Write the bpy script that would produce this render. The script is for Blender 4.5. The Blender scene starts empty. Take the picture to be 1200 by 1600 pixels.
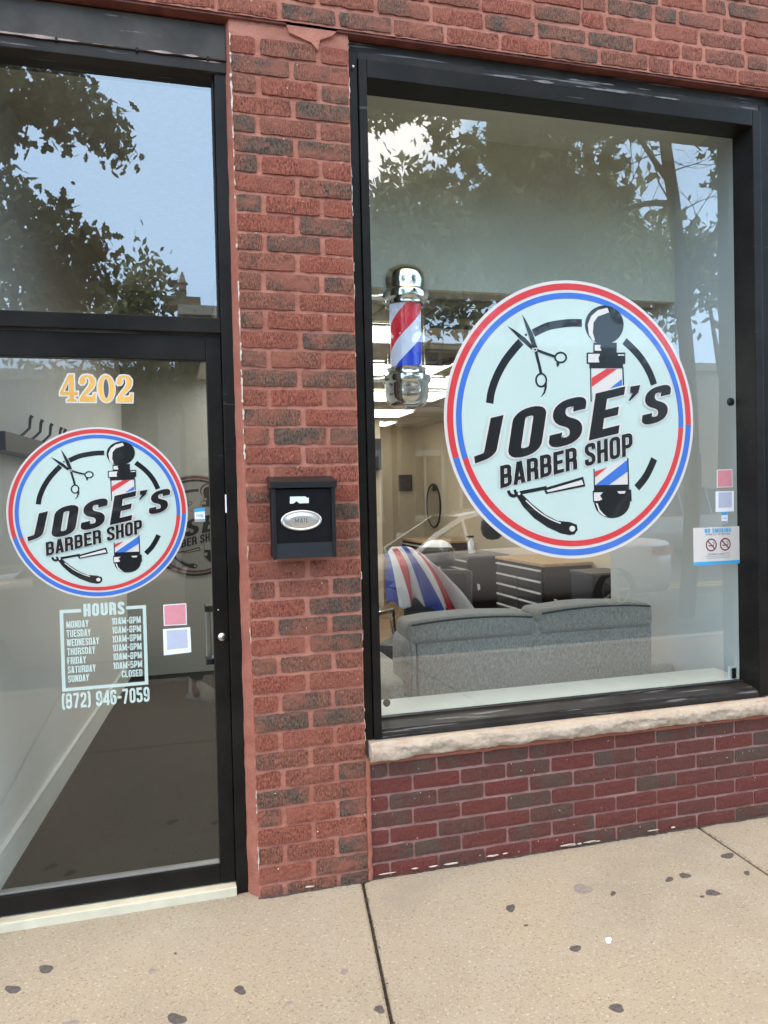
import bpy, bmesh, math, random
from mathutils import Vector, Matrix, noise
from math import radians as rad, sin, cos, pi
import numpy as np
random.seed(7); rng = np.random.default_rng(7)
scene = bpy.context.scene
COL = scene.collection

# ------------------------------------------------------------ camera / world / sun / exposure
F, YAW, PITCH, ROLL = 1217.81, 0.272678, -0.0224863, -0.0233570   # in photograph pixels (1200 x 1600) and radians
DIST, CZ = 3.0, 1.532
W, H = 1200, 1600
def cam_axes():
    cy, sy, cp, sp, cr, sr = cos(YAW), sin(YAW), cos(PITCH), sin(PITCH), cos(ROLL), sin(ROLL)
    fw = Vector((sy*cp, cy*cp, sp)); r = Vector((cy, -sy, 0)); u = r.cross(fw)
    return cr*r + sr*u, -sr*r + cr*u, fw
AX_R, AX_U, AX_F = cam_axes()
def ray(px, py):
    d = AX_F + AX_R*((px - W/2)/F) - AX_U*((py - H/2)/F)
    return d/d.y
def P(px, py, Y=0.0):                      # point of the plane y = Y seen at a photo pixel -> (x, z)
    d = ray(px, py); s = DIST + Y
    return (d.x*s, CZ + d.z*s)
def GP(px, py, z=0.0):                     # point of the level z seen at a photo pixel
    d = ray(px, py); s = (z - CZ)/d.z
    return (d.x*s, s - DIST)
def MP(px, py, s, yg=0.12):                # point of the street at distance s seen mirrored in the glass
    d = ray(px, py)
    return Vector((d.x*s, 2*yg + DIST - s, CZ + d.z*s))

cam = bpy.data.cameras.new('camera'); camo = bpy.data.objects.new('camera', cam); COL.objects.link(camo)
cam.sensor_fit = 'VERTICAL'; cam.sensor_height = 24; cam.lens = F/1600*24
cam.clip_start = 0.05; cam.clip_end = 500
m = Matrix((AX_R, AX_U, -AX_F)).transposed().to_4x4(); m.translation = (0, -DIST, CZ)
camo.matrix_world = m; scene.camera = camo

SUN_EL, SUN_ROT = rad(70), rad(-99)
SKY_STRENGTH, SUN_STRENGTH, EXPOSURE = 0.15, 0.6, 1.0
w = bpy.data.worlds.new('World'); scene.world = w; w.use_nodes = True
nt = w.node_tree; nd = nt.nodes; lk = nt.links; nd.clear()
out = nd.new('ShaderNodeOutputWorld'); bg = nd.new('ShaderNodeBackground'); sky = nd.new('ShaderNodeTexSky')
sky.sky_type = 'NISHITA'; sky.sun_disc = False; sky.sun_elevation = SUN_EL; sky.sun_rotation = SUN_ROT
sky.air_density = 1.0; sky.dust_density = 4.0; sky.ozone_density = 1.0
tc = nd.new('ShaderNodeTexCoord')
ns = nd.new('ShaderNodeTexNoise'); ns.inputs['Scale'].default_value = 3.2; ns.inputs['Detail'].default_value = 9; ns.inputs['Roughness'].default_value = .55
mp = nd.new('ShaderNodeMapping'); mp.inputs['Scale'].default_value = (1, 1, 2.0); mp.inputs['Location'].default_value = (0.35, 0.2, 0.0)
lk.new(tc.outputs['Generated'], mp.inputs['Vector']); lk.new(mp.outputs[0], ns.inputs['Vector'])
# one cumulus bank low in the street-side sky, broken up by the noise
dot = nd.new('ShaderNodeVectorMath'); dot.operation = 'DOT_PRODUCT'
cd = ray(612, 232); cdv = Vector((cd.x, -cd.y, cd.z)).normalized()
dot.inputs[1].default_value = cdv; lk.new(tc.outputs['Generated'], dot.inputs[0])
mr = nd.new('ShaderNodeMapRange'); mr.inputs['From Min'].default_value = cos(rad(9)); mr.inputs['From Max'].default_value = cos(rad(2))
lk.new(dot.outputs['Value'], mr.inputs['Value'])
ad = nd.new('ShaderNodeMath'); ad.operation = 'MULTIPLY_ADD'; lk.new(mr.outputs[0], ad.inputs[0]); ad.inputs[1].default_value = .52; lk.new(ns.outputs['Fac'], ad.inputs[2])
cr_ = nd.new('ShaderNodeMapRange'); cr_.inputs['From Min'].default_value = .82; cr_.inputs['From Max'].default_value = .96; lk.new(ad.outputs[0], cr_.inputs['Value'])
mx = nd.new('ShaderNodeMix'); mx.data_type = 'RGBA'; lk.new(cr_.outputs[0], mx.inputs[0]); 
veil = nd.new('ShaderNodeMix'); veil.data_type = 'RGBA'; veil.inputs[0].default_value = .62; lk.new(sky.outputs[0], veil.inputs[6]); 
sep = nd.new('ShaderNodeSeparateXYZ'); lk.new(tc.outputs['Generated'], sep.inputs[0])     # thin haze: blue low down, a bright warm veil round the high sun
el = nd.new('ShaderNodeMapRange'); el.inputs['From Min'].default_value = .50; el.inputs['From Max'].default_value = .80; lk.new(sep.outputs['Z'], el.inputs['Value'])
hz = nd.new('ShaderNodeMix'); hz.data_type = 'RGBA'; lk.new(el.outputs[0], hz.inputs[0]); hz.inputs[6].default_value = (12.5, 18, 24.5, 1); hz.inputs[7].default_value = (15.5, 12.2, 8.8, 1)
lk.new(hz.outputs[2], veil.inputs[7])
lk.new(veil.outputs[2], mx.inputs[6]); mx.inputs[7].default_value = (22, 21.6, 21.2, 1)
lk.new(mx.outputs[2], bg.inputs['Color']); bg.inputs['Strength'].default_value = SKY_STRENGTH
lk.new(bg.outputs[0], out.inputs[0])
sd = Vector((sin(SUN_ROT)*cos(SUN_EL), cos(SUN_ROT)*cos(SUN_EL), sin(SUN_EL)))
sl = bpy.data.lights.new('sun', 'SUN'); sl.energy = SUN_STRENGTH; sl.angle = rad(14); sl.color = (1, .92, .80)
so = bpy.data.objects.new('sun', sl); COL.objects.link(so); so.rotation_euler = sd.to_track_quat('Z', 'Y').to_euler()
scene.view_settings.view_transform = 'Standard'; scene.view_settings.look = 'None'; scene.view_settings.exposure = EXPOSURE; scene.view_settings.gamma = 1
scene.render.engine = 'CYCLES'
cy = scene.cycles; cy.max_bounces = 10; cy.transparent_max_bounces = 24; cy.glossy_bounces = 6; cy.diffuse_bounces = 4; cy.caustics_reflective = False; cy.caustics_refractive = False
try: cy.use_denoising = True; cy.denoiser = 'OPENIMAGEDENOISE'
except Exception: pass

# ------------------------------------------------------------ materials
def newmat(name):
    m = bpy.data.materials.new(name); m.use_nodes = True
    b = m.node_tree.nodes['Principled BSDF']; return m, m.node_tree, b
def pmat(name, col, rough=.5, metal=0, spec=.5, var=0, vscale=8, bump=0, bscale=60, coat=0, emit=None, estr=0, trans=0):
    m, t, b = newmat(name); N = t.nodes; L = t.links
    b.inputs['Base Color'].default_value = (*col, 1); b.inputs['Roughness'].default_value = rough; b.inputs['Metallic'].default_value = metal
    b.inputs['Specular IOR Level'].default_value = spec; b.inputs['Coat Weight'].default_value = coat; b.inputs['Transmission Weight'].default_value = trans
    tcx = N.new('ShaderNodeTexCoord')
    if var:
        n = N.new('ShaderNodeTexNoise'); n.inputs['Scale'].default_value = vscale; n.inputs['Detail'].default_value = 6; L.new(tcx.outputs['Object'], n.inputs['Vector'])
        r = N.new('ShaderNodeMapRange'); r.inputs['From Min'].default_value = .3; r.inputs['From Max'].default_value = .7; r.inputs['To Min'].default_value = 1-var; r.inputs['To Max'].default_value = 1+var
        L.new(n.outputs['Fac'], r.inputs['Value'])
        x = N.new('ShaderNodeVectorMath'); x.operation = 'SCALE'; x.inputs[0].default_value = col; L.new(r.outputs[0], x.inputs['Scale']); L.new(x.outputs[0], b.inputs['Base Color'])
    if bump:
        n = N.new('ShaderNodeTexNoise'); n.inputs['Scale'].default_value = bscale; n.inputs['Detail'].default_value = 5; L.new(tcx.outputs['Object'], n.inputs['Vector'])
        bp = N.new('ShaderNodeBump'); bp.inputs['Strength'].default_value = bump; bp.inputs['Distance'].default_value = .01; L.new(n.outputs['Fac'], bp.inputs['Height']); L.new(bp.outputs[0], b.inputs['Normal'])
    if emit: b.inputs['Emission Color'].default_value = (*emit, 1); b.inputs['Emission Strength'].default_value = estr
    return m
def mixcol(t, fac, a, b):
    x = t.nodes.new('ShaderNodeMix'); x.data_type = 'RGBA'
    for i, v in ((0, fac), (6, a), (7, b)):
        if hasattr(v, 'is_linked'): t.links.new(v, x.inputs[i])
        elif i == 0: x.inputs[0].default_value = v
        else: x.inputs[i].default_value = (*v, 1)
    return x.outputs[2]
def noisefac(t, vec, scale, lo, hi, detail=5, rough=.6):
    n = t.nodes.new('ShaderNodeTexNoise'); n.inputs['Scale'].default_value = scale; n.inputs['Detail'].default_value = detail; n.inputs['Roughness'].default_value = rough
    t.links.new(vec, n.inputs['Vector'])
    r = t.nodes.new('ShaderNodeMapRange'); r.inputs['From Min'].default_value = lo; r.inputs['From Max'].default_value = hi; t.links.new(n.outputs['Fac'], r.inputs['Value'])
    return r.outputs[0]
def scaled(t, vec, s):
    q = t.nodes.new('ShaderNodeMapping'); q.inputs['Scale'].default_value = s; t.links.new(vec, q.inputs['Vector']); return q.outputs[0]

def brick_mat(name, red, brown, dark, scratch=1.0, amt=.5, smear=None):
    m, t, b = newmat(name); N, L = t.nodes, t.links
    geo = N.new('ShaderNodeNewGeometry'); tcx = N.new('ShaderNodeTexCoord'); o = tcx.outputs['Object']
    at = N.new('ShaderNodeAttribute'); at.attribute_name = 'tone'
    tone = at.outputs['Fac']
    r1 = N.new('ShaderNodeMapRange'); r1.inputs['From Min'].default_value = .25; r1.inputs['From Max'].default_value = .75; L.new(tone, r1.inputs['Value'])
    c = mixcol(t, r1.outputs[0], red, brown)
    # dark burnt patches: more on the bricks with a high tone
    n = N.new('ShaderNodeTexNoise'); n.inputs['Scale'].default_value = 1; n.inputs['Detail'].default_value = 3; L.new(scaled(t, o, (13, 13, 5)), n.inputs['Vector'])
    ad = N.new('ShaderNodeMath'); ad.operation = 'MULTIPLY_ADD'; L.new(tone, ad.inputs[0]); ad.inputs[1].default_value = .55; L.new(n.outputs['Fac'], ad.inputs[2])
    r2 = N.new('ShaderNodeMapRange'); r2.inputs['From Min'].default_value = .84; r2.inputs['From Max'].default_value = 1.04; r2.inputs['To Max'].default_value = .85; L.new(ad.outputs[0], r2.inputs['Value'])
    c = mixcol(t, r2.outputs[0], c, dark)
    # wire-cut texture
    n2 = N.new('ShaderNodeTexNoise'); n2.inputs['Scale'].default_value = 1; n2.inputs['Detail'].default_value = 4; n2.inputs['Roughness'].default_value = .75; L.new(scaled(t, o, (190, 150, 75)), n2.inputs['Vector'])
    r3 = N.new('ShaderNodeMapRange'); r3.inputs['From Min'].default_value = .35; r3.inputs['From Max'].default_value = .62; r3.inputs['To Min'].default_value = 1-.68*amt; r3.inputs['To Max'].default_value = 1+.85*amt; L.new(n2.outputs['Fac'], r3.inputs['Value'])
    x = N.new('ShaderNodeVectorMath'); x.operation = 'SCALE'; L.new(c, x.inputs[0]); L.new(r3.outputs[0], x.inputs['Scale'])
    c = x.outputs[0]
    if smear:   # red masonry wash smeared over the faces of some bricks
        c = mixcol(t, noisefac(t, scaled(t, o, (5, 5, 9)), 1, .49, .70), c, smear)
    c = mixcol(t, noisefac(t, o, 70, .74, .78, 2), c, (.55, .46, .4))
    L.new(c, b.inputs['Base Color']); b.inputs['Roughness'].default_value = .85; b.inputs['Specular IOR Level'].default_value = .3
    bp = N.new('ShaderNodeBump'); bp.inputs['Strength'].default_value = .75*scratch; bp.inputs['Distance'].default_value = .006; L.new(n2.outputs['Fac'], bp.inputs['Height'])
    n4 = N.new('ShaderNodeTexNoise'); n4.inputs['Scale'].default_value = 60; n4.inputs['Detail'].default_value = 4; L.new(o, n4.inputs['Vector'])
    bp2 = N.new('ShaderNodeBump'); bp2.inputs['Strength'].default_value = .5; bp2.inputs['Distance'].default_value = .006; L.new(n4.outputs['Fac'], bp2.inputs['Height']); L.new(bp.outputs[0], bp2.inputs['Normal']); L.new(bp2.outputs[0], b.inputs['Normal'])
    return m
M = {}
M['brick'] = brick_mat('pillar brick', (.205, .060, .038), (.155, .066, .042), (.070, .053, .040), 1.0, 1.0, smear=(.29, .10, .065))
M['brick_low'] = brick_mat('dark red apron brick', (.125, .033, .026), (.098, .038, .029), (.080, .052, .039), .35, .35)
def mortar_mat(name, a, b_, chips=(.66, .56, .45), chipamt=.70):
    m, t, b = newmat(name); N, L = t.nodes, t.links; o = N.new('ShaderNodeTexCoord').outputs['Object']
    c = mixcol(t, noisefac(t, o, 9, .35, .65), a, b_)
    c = mixcol(t, noisefac(t, o, 26, chipamt, chipamt+.03, 4), c, chips)
    L.new(c, b.inputs['Base Color']); b.inputs['Roughness'].default_value = .9; b.inputs['Specular IOR Level'].default_value = .25
    n = N.new('ShaderNodeTexNoise'); n.inputs['Scale'].default_value = 110; n.inputs['Detail'].default_value = 6; L.new(o, n.inputs['Vector'])
    bp = N.new('ShaderNodeBump'); bp.inputs['Strength'].default_value = .6; bp.inputs['Distance'].default_value = .006; L.new(n.outputs['Fac'], bp.inputs['Height']); L.new(bp.outputs[0], b.inputs['Normal'])
    return m
M['mortar'] = mortar_mat('red painted mortar', (.47, .20, .142), (.37, .142, .098), chipamt=.75)
M['mortar_strip'] = mortar_mat('red mortar edge strip', (.35, .132, .09), (.30, .10, .068), chipamt=.72)
M['mortar_low'] = mortar_mat('greyish pink mortar', (.34, .20, .175), (.27, .13, .115), chipamt=.75)
M['chips'] = pmat('flaking pale paint', (.62, .54, .44), .8, var=.15, vscale=80, bump=.5, bscale=200)
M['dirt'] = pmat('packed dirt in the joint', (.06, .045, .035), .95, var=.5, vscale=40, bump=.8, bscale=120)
def stone_mat():
    m, t, b = newmat('rough limestone sill'); N, L = t.nodes, t.links; o = N.new('ShaderNodeTexCoord').outputs['Object']
    c = mixcol(t, noisefac(t, o, 10, .35, .7), (.40, .315, .235), (.48, .39, .30))
    c = mixcol(t, noisefac(t, scaled(t, o, (6, 20, 30)), 1, .56, .72), c, (.40, .25, .19))
    L.new(c, b.inputs['Base Color']); b.inputs['Roughness'].default_value = .9
    n = N.new('ShaderNodeTexNoise'); n.inputs['Scale'].default_value = 45; n.inputs['Detail'].default_value = 8; L.new(o, n.inputs['Vector'])
    bp = N.new('ShaderNodeBump'); bp.inputs['Strength'].default_value = .8; bp.inputs['Distance'].default_value = .012; L.new(n.outputs['Fac'], bp.inputs['Height']); L.new(bp.outputs[0], b.inputs['Normal'])
    return m
M['stone'] = stone_mat()
def scuffed(name, base, scuff, lo, rough=.38, sc=(3, 30, 60)):
    m, t, b = newmat(name); N, L = t.nodes, t.links; o = N.new('ShaderNodeTexCoord').outputs['Object']
    c = mixcol(t, noisefac(t, o, 4, .35, .7), base, tuple(v*2.2 for v in base))
    f = noisefac(t, scaled(t, o, sc), 1, lo, lo+.05, 5)
    c = mixcol(t, f, c, scuff)
    L.new(c, b.inputs['Base Color']); b.inputs['Roughness'].default_value = rough; b.inputs['Specular IOR Level'].default_value = .13
    n = N.new('ShaderNodeTexNoise'); n.inputs['Scale'].default_value = 30; n.inputs['Detail'].default_value = 4; L.new(o, n.inputs['Vector'])
    bp = N.new('ShaderNodeBump'); bp.inputs['Strength'].default_value = .12; bp.inputs['Distance'].default_value = .004; L.new(n.outputs['Fac'], bp.inputs['Height']); L.new(bp.outputs[0], b.inputs['Normal'])
    return m
M['frame'] = scuffed('black painted frame', (.0085, .0075, .0065), (.07, .07, .072), .68, .36)
M['frame_worn'] = scuffed('worn black frame', (.020, .0175, .0155), (.17, .16, .155), .60, .4, (3, 40, 90))
M['panel'] = scuffed('worn dark grey header panel', (.043, .038, .033), (.20, .16, .145), .66, .42, (5, 40, 40))
M['soffit'] = pmat('dark red painted steel', (.16, .05, .038), .7, var=.35, vscale=12, bump=.3)
def reflective(name, f0, tint, bump=False):      # thin pane: mirror share rises towards grazing angles, the same from both sides
    m = bpy.data.materials.new(name); m.use_nodes = True; t = m.node_tree; N, L = t.nodes, t.links; N.clear()
    o = N.new('ShaderNodeOutputMaterial'); x = N.new('ShaderNodeMixShader'); tr = N.new('ShaderNodeBsdfTransparent'); gl = N.new('ShaderNodeBsdfGlossy'); lw = N.new('ShaderNodeLayerWeight')
    pw = N.new('ShaderNodeMath'); pw.operation = 'POWER'; L.new(lw.outputs['Facing'], pw.inputs[0]); pw.inputs[1].default_value = 5
    ma = N.new('ShaderNodeMath'); ma.operation = 'MULTIPLY_ADD'; L.new(pw.outputs[0], ma.inputs[0]); ma.inputs[1].default_value = 1-f0; ma.inputs[2].default_value = f0
    tr.inputs[0].default_value = (*tint, 1); gl.inputs['Roughness'].default_value = 0.0; gl.inputs[0].default_value = (1, 1, 1, 1); lw.inputs['Blend'].default_value = .5
    L.new(ma.outputs[0], x.inputs[0]); L.new(tr.outputs[0], x.inputs[1]); L.new(gl.outputs[0], x.inputs[2]); L.new(x.outputs[0], o.inputs[0])
    if bump:
        n = N.new('ShaderNodeTexNoise'); n.inputs['Scale'].default_value = 1.3; n.inputs['Detail'].default_value = 1
        tx = N.new('ShaderNodeTexCoord'); L.new(tx.outputs['Object'], n.inputs['Vector'])
        bp = N.new('ShaderNodeBump'); bp.inputs['Strength'].default_value = .02; bp.inputs['Distance'].default_value = .02; L.new(n.outputs['Fac'], bp.inputs['Height']); L.new(bp.outputs[0], gl.inputs['Normal'])
    return m
M['glass'] = reflective('coated shop glass', .14, (.88, .90, .87), True)
M['glass_door'] = reflective('door glass', .075, (.88, .90, .87), True)
M['glass_film'] = reflective('transom glass', .155, (.86, .88, .86), True)
def clear(name, tint=(.93, .95, .95)):
    m = bpy.data.materials.new(name); m.use_nodes = True; t = m.node_tree; N, L = t.nodes, t.links; N.clear()
    o = N.new('ShaderNodeOutputMaterial'); tr = N.new('ShaderNodeBsdfTransparent'); tr.inputs[0].default_value = (*tint, 1); L.new(tr.outputs[0], o.inputs[0]); return m
M['glass_back'] = clear('glass inner face')
M['tube'] = reflective('clear tube', .04, (.95, .96, .95))
M['chrome'] = pmat('chrome', (.93, .93, .92), .13, 1)
M['steel'] = pmat('brushed steel', (.6, .6, .58), .3, 1)
M['alu'] = pmat('grey aluminium', (.32, .32, .31), .4, .7)
M['vinyl_white'] = pmat('white vinyl', (.66, .62, .58), .3, spec=.5, coat=.4)
M['vinyl_face'] = pmat('pale aqua white vinyl', (.515, .63, .58), .25, coat=.4, var=.02, vscale=3)
M['vinyl_red'] = pmat('red vinyl', (.62, .045, .05), .25, coat=.4)
M['vinyl_blue'] = pmat('blue vinyl', (.045, .16, .55), .25, coat=.4)
M['vinyl_black'] = pmat('black vinyl', (.008, .010, .012), .22, coat=.5)
M['vinyl_gold'] = pmat('gold vinyl', (.74, .40, .075), .35, coat=.3, var=.18, vscale=6)
M['vinyl_brown'] = pmat('brown vinyl edge', (.12, .05, .02), .4)
M['paper'] = pmat('white paper label', (.80, .82, .86), .5)
M['ink_grey'] = pmat('grey ink', (.30, .32, .36), .6)
M['ink_dark'] = pmat('dark inner field', (.10, .10, .092), .5)
M['ink_pink'] = pmat('pinkish red print', (.66, .26, .30), .5, var=.04, vscale=60)
M['ink_lav'] = pmat('pale lavender print', (.47, .50, .62), .5, var=.03, vscale=60)
M['ink_blue'] = pmat('sky blue print', (.05, .36, .66), .5)
M['ink_maroon'] = pmat('dark red print', (.16, .03, .045), .5)
M['mail'] = pmat('black powder coated steel', (.004, .004, .0052), .4, spec=.25, var=.2, vscale=20, bump=.06, bscale=300)
M['mail_lid'] = pmat('satin black lid', (.010, .011, .013), .35, spec=.4, bump=.05, bscale=300)
M['plate'] = pmat('brushed nickel plate', (.74, .72, .68), .28, .85)
M['plate_ink'] = pmat('engraved letters', (.22, .21, .2), .5, .5)
def concrete():
    m, t, b = newmat('beige concrete'); N, L = t.nodes, t.links; o = N.new('ShaderNodeTexCoord').outputs['Object']
    c = mixcol(t, noisefac(t, o, 1.1, .35, .65, 6), (.278, .243, .188), (.335, .284, .210))
    c = mixcol(t, noisefac(t, o, 2.7, .48, .68, 5), c, (.325, .287, .225))
    c = mixcol(t, noisefac(t, o, 130, .55, .75, 3), c, (.145, .118, .085))
    c = mixcol(t, noisefac(t, o, 95, .60, .70, 2), c, (.43, .38, .29))
    c = mixcol(t, noisefac(t, o, 1.7, .60, .85, 5), c, (.25, .22, .185))
    L.new(c, b.inputs['Base Color']); b.inputs['Roughness'].default_value = .9; b.inputs['Specular IOR Level'].default_value = .25
    n = N.new('ShaderNodeTexNoise'); n.inputs['Scale'].default_value = 120; n.inputs['Detail'].default_value = 4; L.new(o, n.inputs['Vector'])
    bp = N.new('ShaderNodeBump'); bp.inputs['Strength'].default_value = .35; bp.inputs['Distance'].default_value = .006; L.new(n.outputs['Fac'], bp.inputs['Height']); L.new(bp.outputs[0], b.inputs['Normal'])
    return m
M['concrete'] = concrete()
M['asphalt'] = pmat('asphalt', (.06, .06, .062), .9, var=.25, vscale=3, bump=.4, bscale=150)
M['kerb'] = pmat('kerb concrete', (.36, .34, .30), .9, var=.15)
M['yellow'] = pmat('yellow road paint', (.62, .42, .04), .7, var=.2, vscale=10)
M['gum'] = pmat('old trodden gum', (.078, .068, .062), .8, var=.35, vscale=60, bump=.3)
M['gum_pale'] = pmat('faded grey gum', (.22, .19, .17), .85, var=.2, vscale=60)
M['gum_white'] = pmat('fresh white gum', (.75, .74, .66), .6)
M['threshold'] = pmat('cream painted threshold', (.62, .58, .44), .5, var=.1, vscale=12, bump=.15)
M['wall_cream'] = pmat('cream wall paint', (.62, .54, .41), .8, var=.03, vscale=2)
M['wall_white'] = pmat('white wall paint', (.70, .72, .72), .75, var=.03, vscale=2)
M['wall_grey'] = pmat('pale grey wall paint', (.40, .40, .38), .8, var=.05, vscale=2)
M['bulkhead'] = pmat('bulkhead paint', (.84, .80, .68), .8, var=.03, vscale=2)
M['ceiling'] = pmat('ceiling tile', (.58, .55, .49), .9, var=.08, vscale=40)
M['grid'] = pmat('ceiling grid bar', (.48, .45, .40), .6)
M['vent'] = pmat('grey air diffuser', (.22, .21, .19), .5)
M['lightpanel'] = pmat('lit light panel', (.9, .88, .8), .5, emit=(1, .97, .90), estr=3.4)
M['wood_floor'] = pmat('wood plank floor', (.24, .15, .085), .45, var=.3, vscale=3)
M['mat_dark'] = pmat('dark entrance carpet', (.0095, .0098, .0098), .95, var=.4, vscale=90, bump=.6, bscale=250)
M['white_ledge'] = pmat('white ledge board', (.76, .80, .78), .45, var=.03)
def sofa_mat():
    m, t, b = newmat('grey chenille'); N, L = t.nodes, t.links; o = N.new('ShaderNodeTexCoord').outputs['Object']
    c = mixcol(t, noisefac(t, scaled(t, o, (150, 150, 60)), 1, .35, .65, 3), (.29, .272, .25), (.50, .475, .445))
    L.new(c, b.inputs['Base Color']); b.inputs['Roughness'].default_value = .9; b.inputs['Sheen Weight'].default_value = .3
    n = N.new('ShaderNodeTexNoise'); n.inputs['Scale'].default_value = 200; L.new(o, n.inputs['Vector'])
    bp = N.new('ShaderNodeBump'); bp.inputs['Strength'].default_value = .4; bp.inputs['Distance'].default_value = .004; L.new(n.outputs['Fac'], bp.inputs['Height']); L.new(bp.outputs[0], b.inputs['Normal'])
    return m
M['sofa'] = sofa_mat()
M['piping'] = pmat('dark grey piping', (.09, .09, .092), .8)
M['chest'] = pmat('black tool chest', (.005, .0052, .006), .4, spec=.3)
M['bar'] = pmat('bright drawer bar', (.72, .72, .71), .35, .3)
M['wood_top'] = pmat('light wood worktop', (.46, .31, .17), .45, var=.15, vscale=14)
M['black'] = pmat('black plastic', (.012, .012, .013), .4)
M['leather'] = pmat('black leatherette', (.012, .012, .013), .35, bump=.1)
M['cape_white'] = pmat('white cape cloth', (.66, .66, .68), .8)
M['cape_red'] = pmat('red cape cloth', (.50, .02, .045), .8)
M['cape_blue'] = pmat('blue cape cloth', (.03, .06, .34), .8)
M['mirror'] = pmat('mirror', (.8, .8, .8), .02, 1)
M['print_dark'] = pmat('dark picture print', (.05, .03, .025), .6, var=.6, vscale=25)
M['pole_white'] = pmat('lit white stripe', (.60, .68, .86), .3, emit=(.62, .70, 1), estr=.30)
M['pole_red'] = pmat('lit red stripe', (.60, .02, .06), .3, emit=(.9, .02, .06), estr=.22)
M['pole_blue'] = pmat('lit blue stripe', (.015, .06, .62), .3, emit=(.01, .05, .9), estr=.22)
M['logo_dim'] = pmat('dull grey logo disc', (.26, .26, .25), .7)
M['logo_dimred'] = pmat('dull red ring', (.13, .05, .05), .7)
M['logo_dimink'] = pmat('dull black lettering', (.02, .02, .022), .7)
M['skin'] = pmat('skin', (.40, .22, .15), .55, var=.06, vscale=30)
M['navy'] = pmat('dark trouser cloth', (.012, .013, .018), .9, bump=.2, bscale=200)
M['jacket'] = pmat('charcoal jersey', (.03, .03, .034), .9, bump=.2, bscale=150)
M['hair'] = pmat('dark hair', (.012, .009, .007), .6)
M['shoe'] = pmat('off white trainers', (.82, .80, .74), .6)
M['sole'] = pmat('white rubber sole', (.7, .7, .68), .7)
M['phone'] = pmat('black phone', (.01, .01, .01), .2)
def paint(n, c): return pmat(n, c, .25, .2, coat=1)
M['car_silver'] = paint('silver car paint', (.50, .50, .49)); M['car_white'] = paint('white car paint', (.78, .78, .76)); M['car_grey'] = paint('grey car paint', (.30, .31, .32))
M['carglass'] = pmat('dark car glass', (.02, .022, .024), .05, spec=.8)
M['tyre'] = pmat('tyre rubber', (.015, .015, .015), .85); M['rim'] = pmat('alloy rim', (.5, .5, .5), .3, .9)
M['tail'] = pmat('red tail lamp', (.5, .02, .015), .15, coat=1); M['head'] = pmat('headlamp lens', (.55, .50, .48), .1, coat=1)
M['bark'] = pmat('grey brown bark', (.10, .08, .062), .9, var=.4, vscale=14, bump=.8, bscale=40)
def leafmat(n, c, var=.35):
    m, t, b = newmat(n); N, L = t.nodes, t.links
    g = N.new('ShaderNodeNewGeometry'); r = N.new('ShaderNodeMapRange'); r.inputs['To Min'].default_value = 1-var; r.inputs['To Max'].default_value = 1+var; L.new(g.outputs['Random Per Island'], r.inputs['Value'])
    x = N.new('ShaderNodeVectorMath'); x.operation = 'SCALE'; x.inputs[0].default_value = c; L.new(r.outputs[0], x.inputs['Scale']); L.new(x.outputs[0], b.inputs['Base Color'])
    b.inputs['Roughness'].default_value = .55; b.inputs['Specular IOR Level'].default_value = .3
    tl = N.new('ShaderNodeBsdfTranslucent'); L.new(x.outputs[0], tl.inputs[0]); ms = N.new('ShaderNodeAddShader'); L.new(b.outputs[0], ms.inputs[0]); L.new(tl.outputs[0], ms.inputs[1])   # leaves let daylight through
    L.new(ms.outputs[0], N['Material Output'].inputs['Surface'])
    return m
M['leaf_a'] = leafmat('broad leaf', (.085, .10, .042)); M['leaf_b'] = leafmat('oak leaf', (.062, .076, .036)); M['leaf_c'] = leafmat('far foliage', (.105, .115, .056), .6); M['leaf_d'] = leafmat('feathery foliage', (.115, .12, .065), .6)
M['far_brick'] = pmat('tan brick', (.30, .22, .15), .9, var=.15, vscale=6, bump=.3); M['far_stone'] = pmat('cream trim', (.52, .47, .38), .8, var=.08)
M['far_grey'] = pmat('grey render', (.30, .29, .28), .9, var=.1); M['far_glass'] = pmat('dark window glass', (.03, .035, .04), .08, spec=.8)
M['roof'] = pmat('roof felt', (.10, .10, .10), .9)
M['sign_green'] = pmat('dark awning', (.05, .06, .06), .8)

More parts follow.
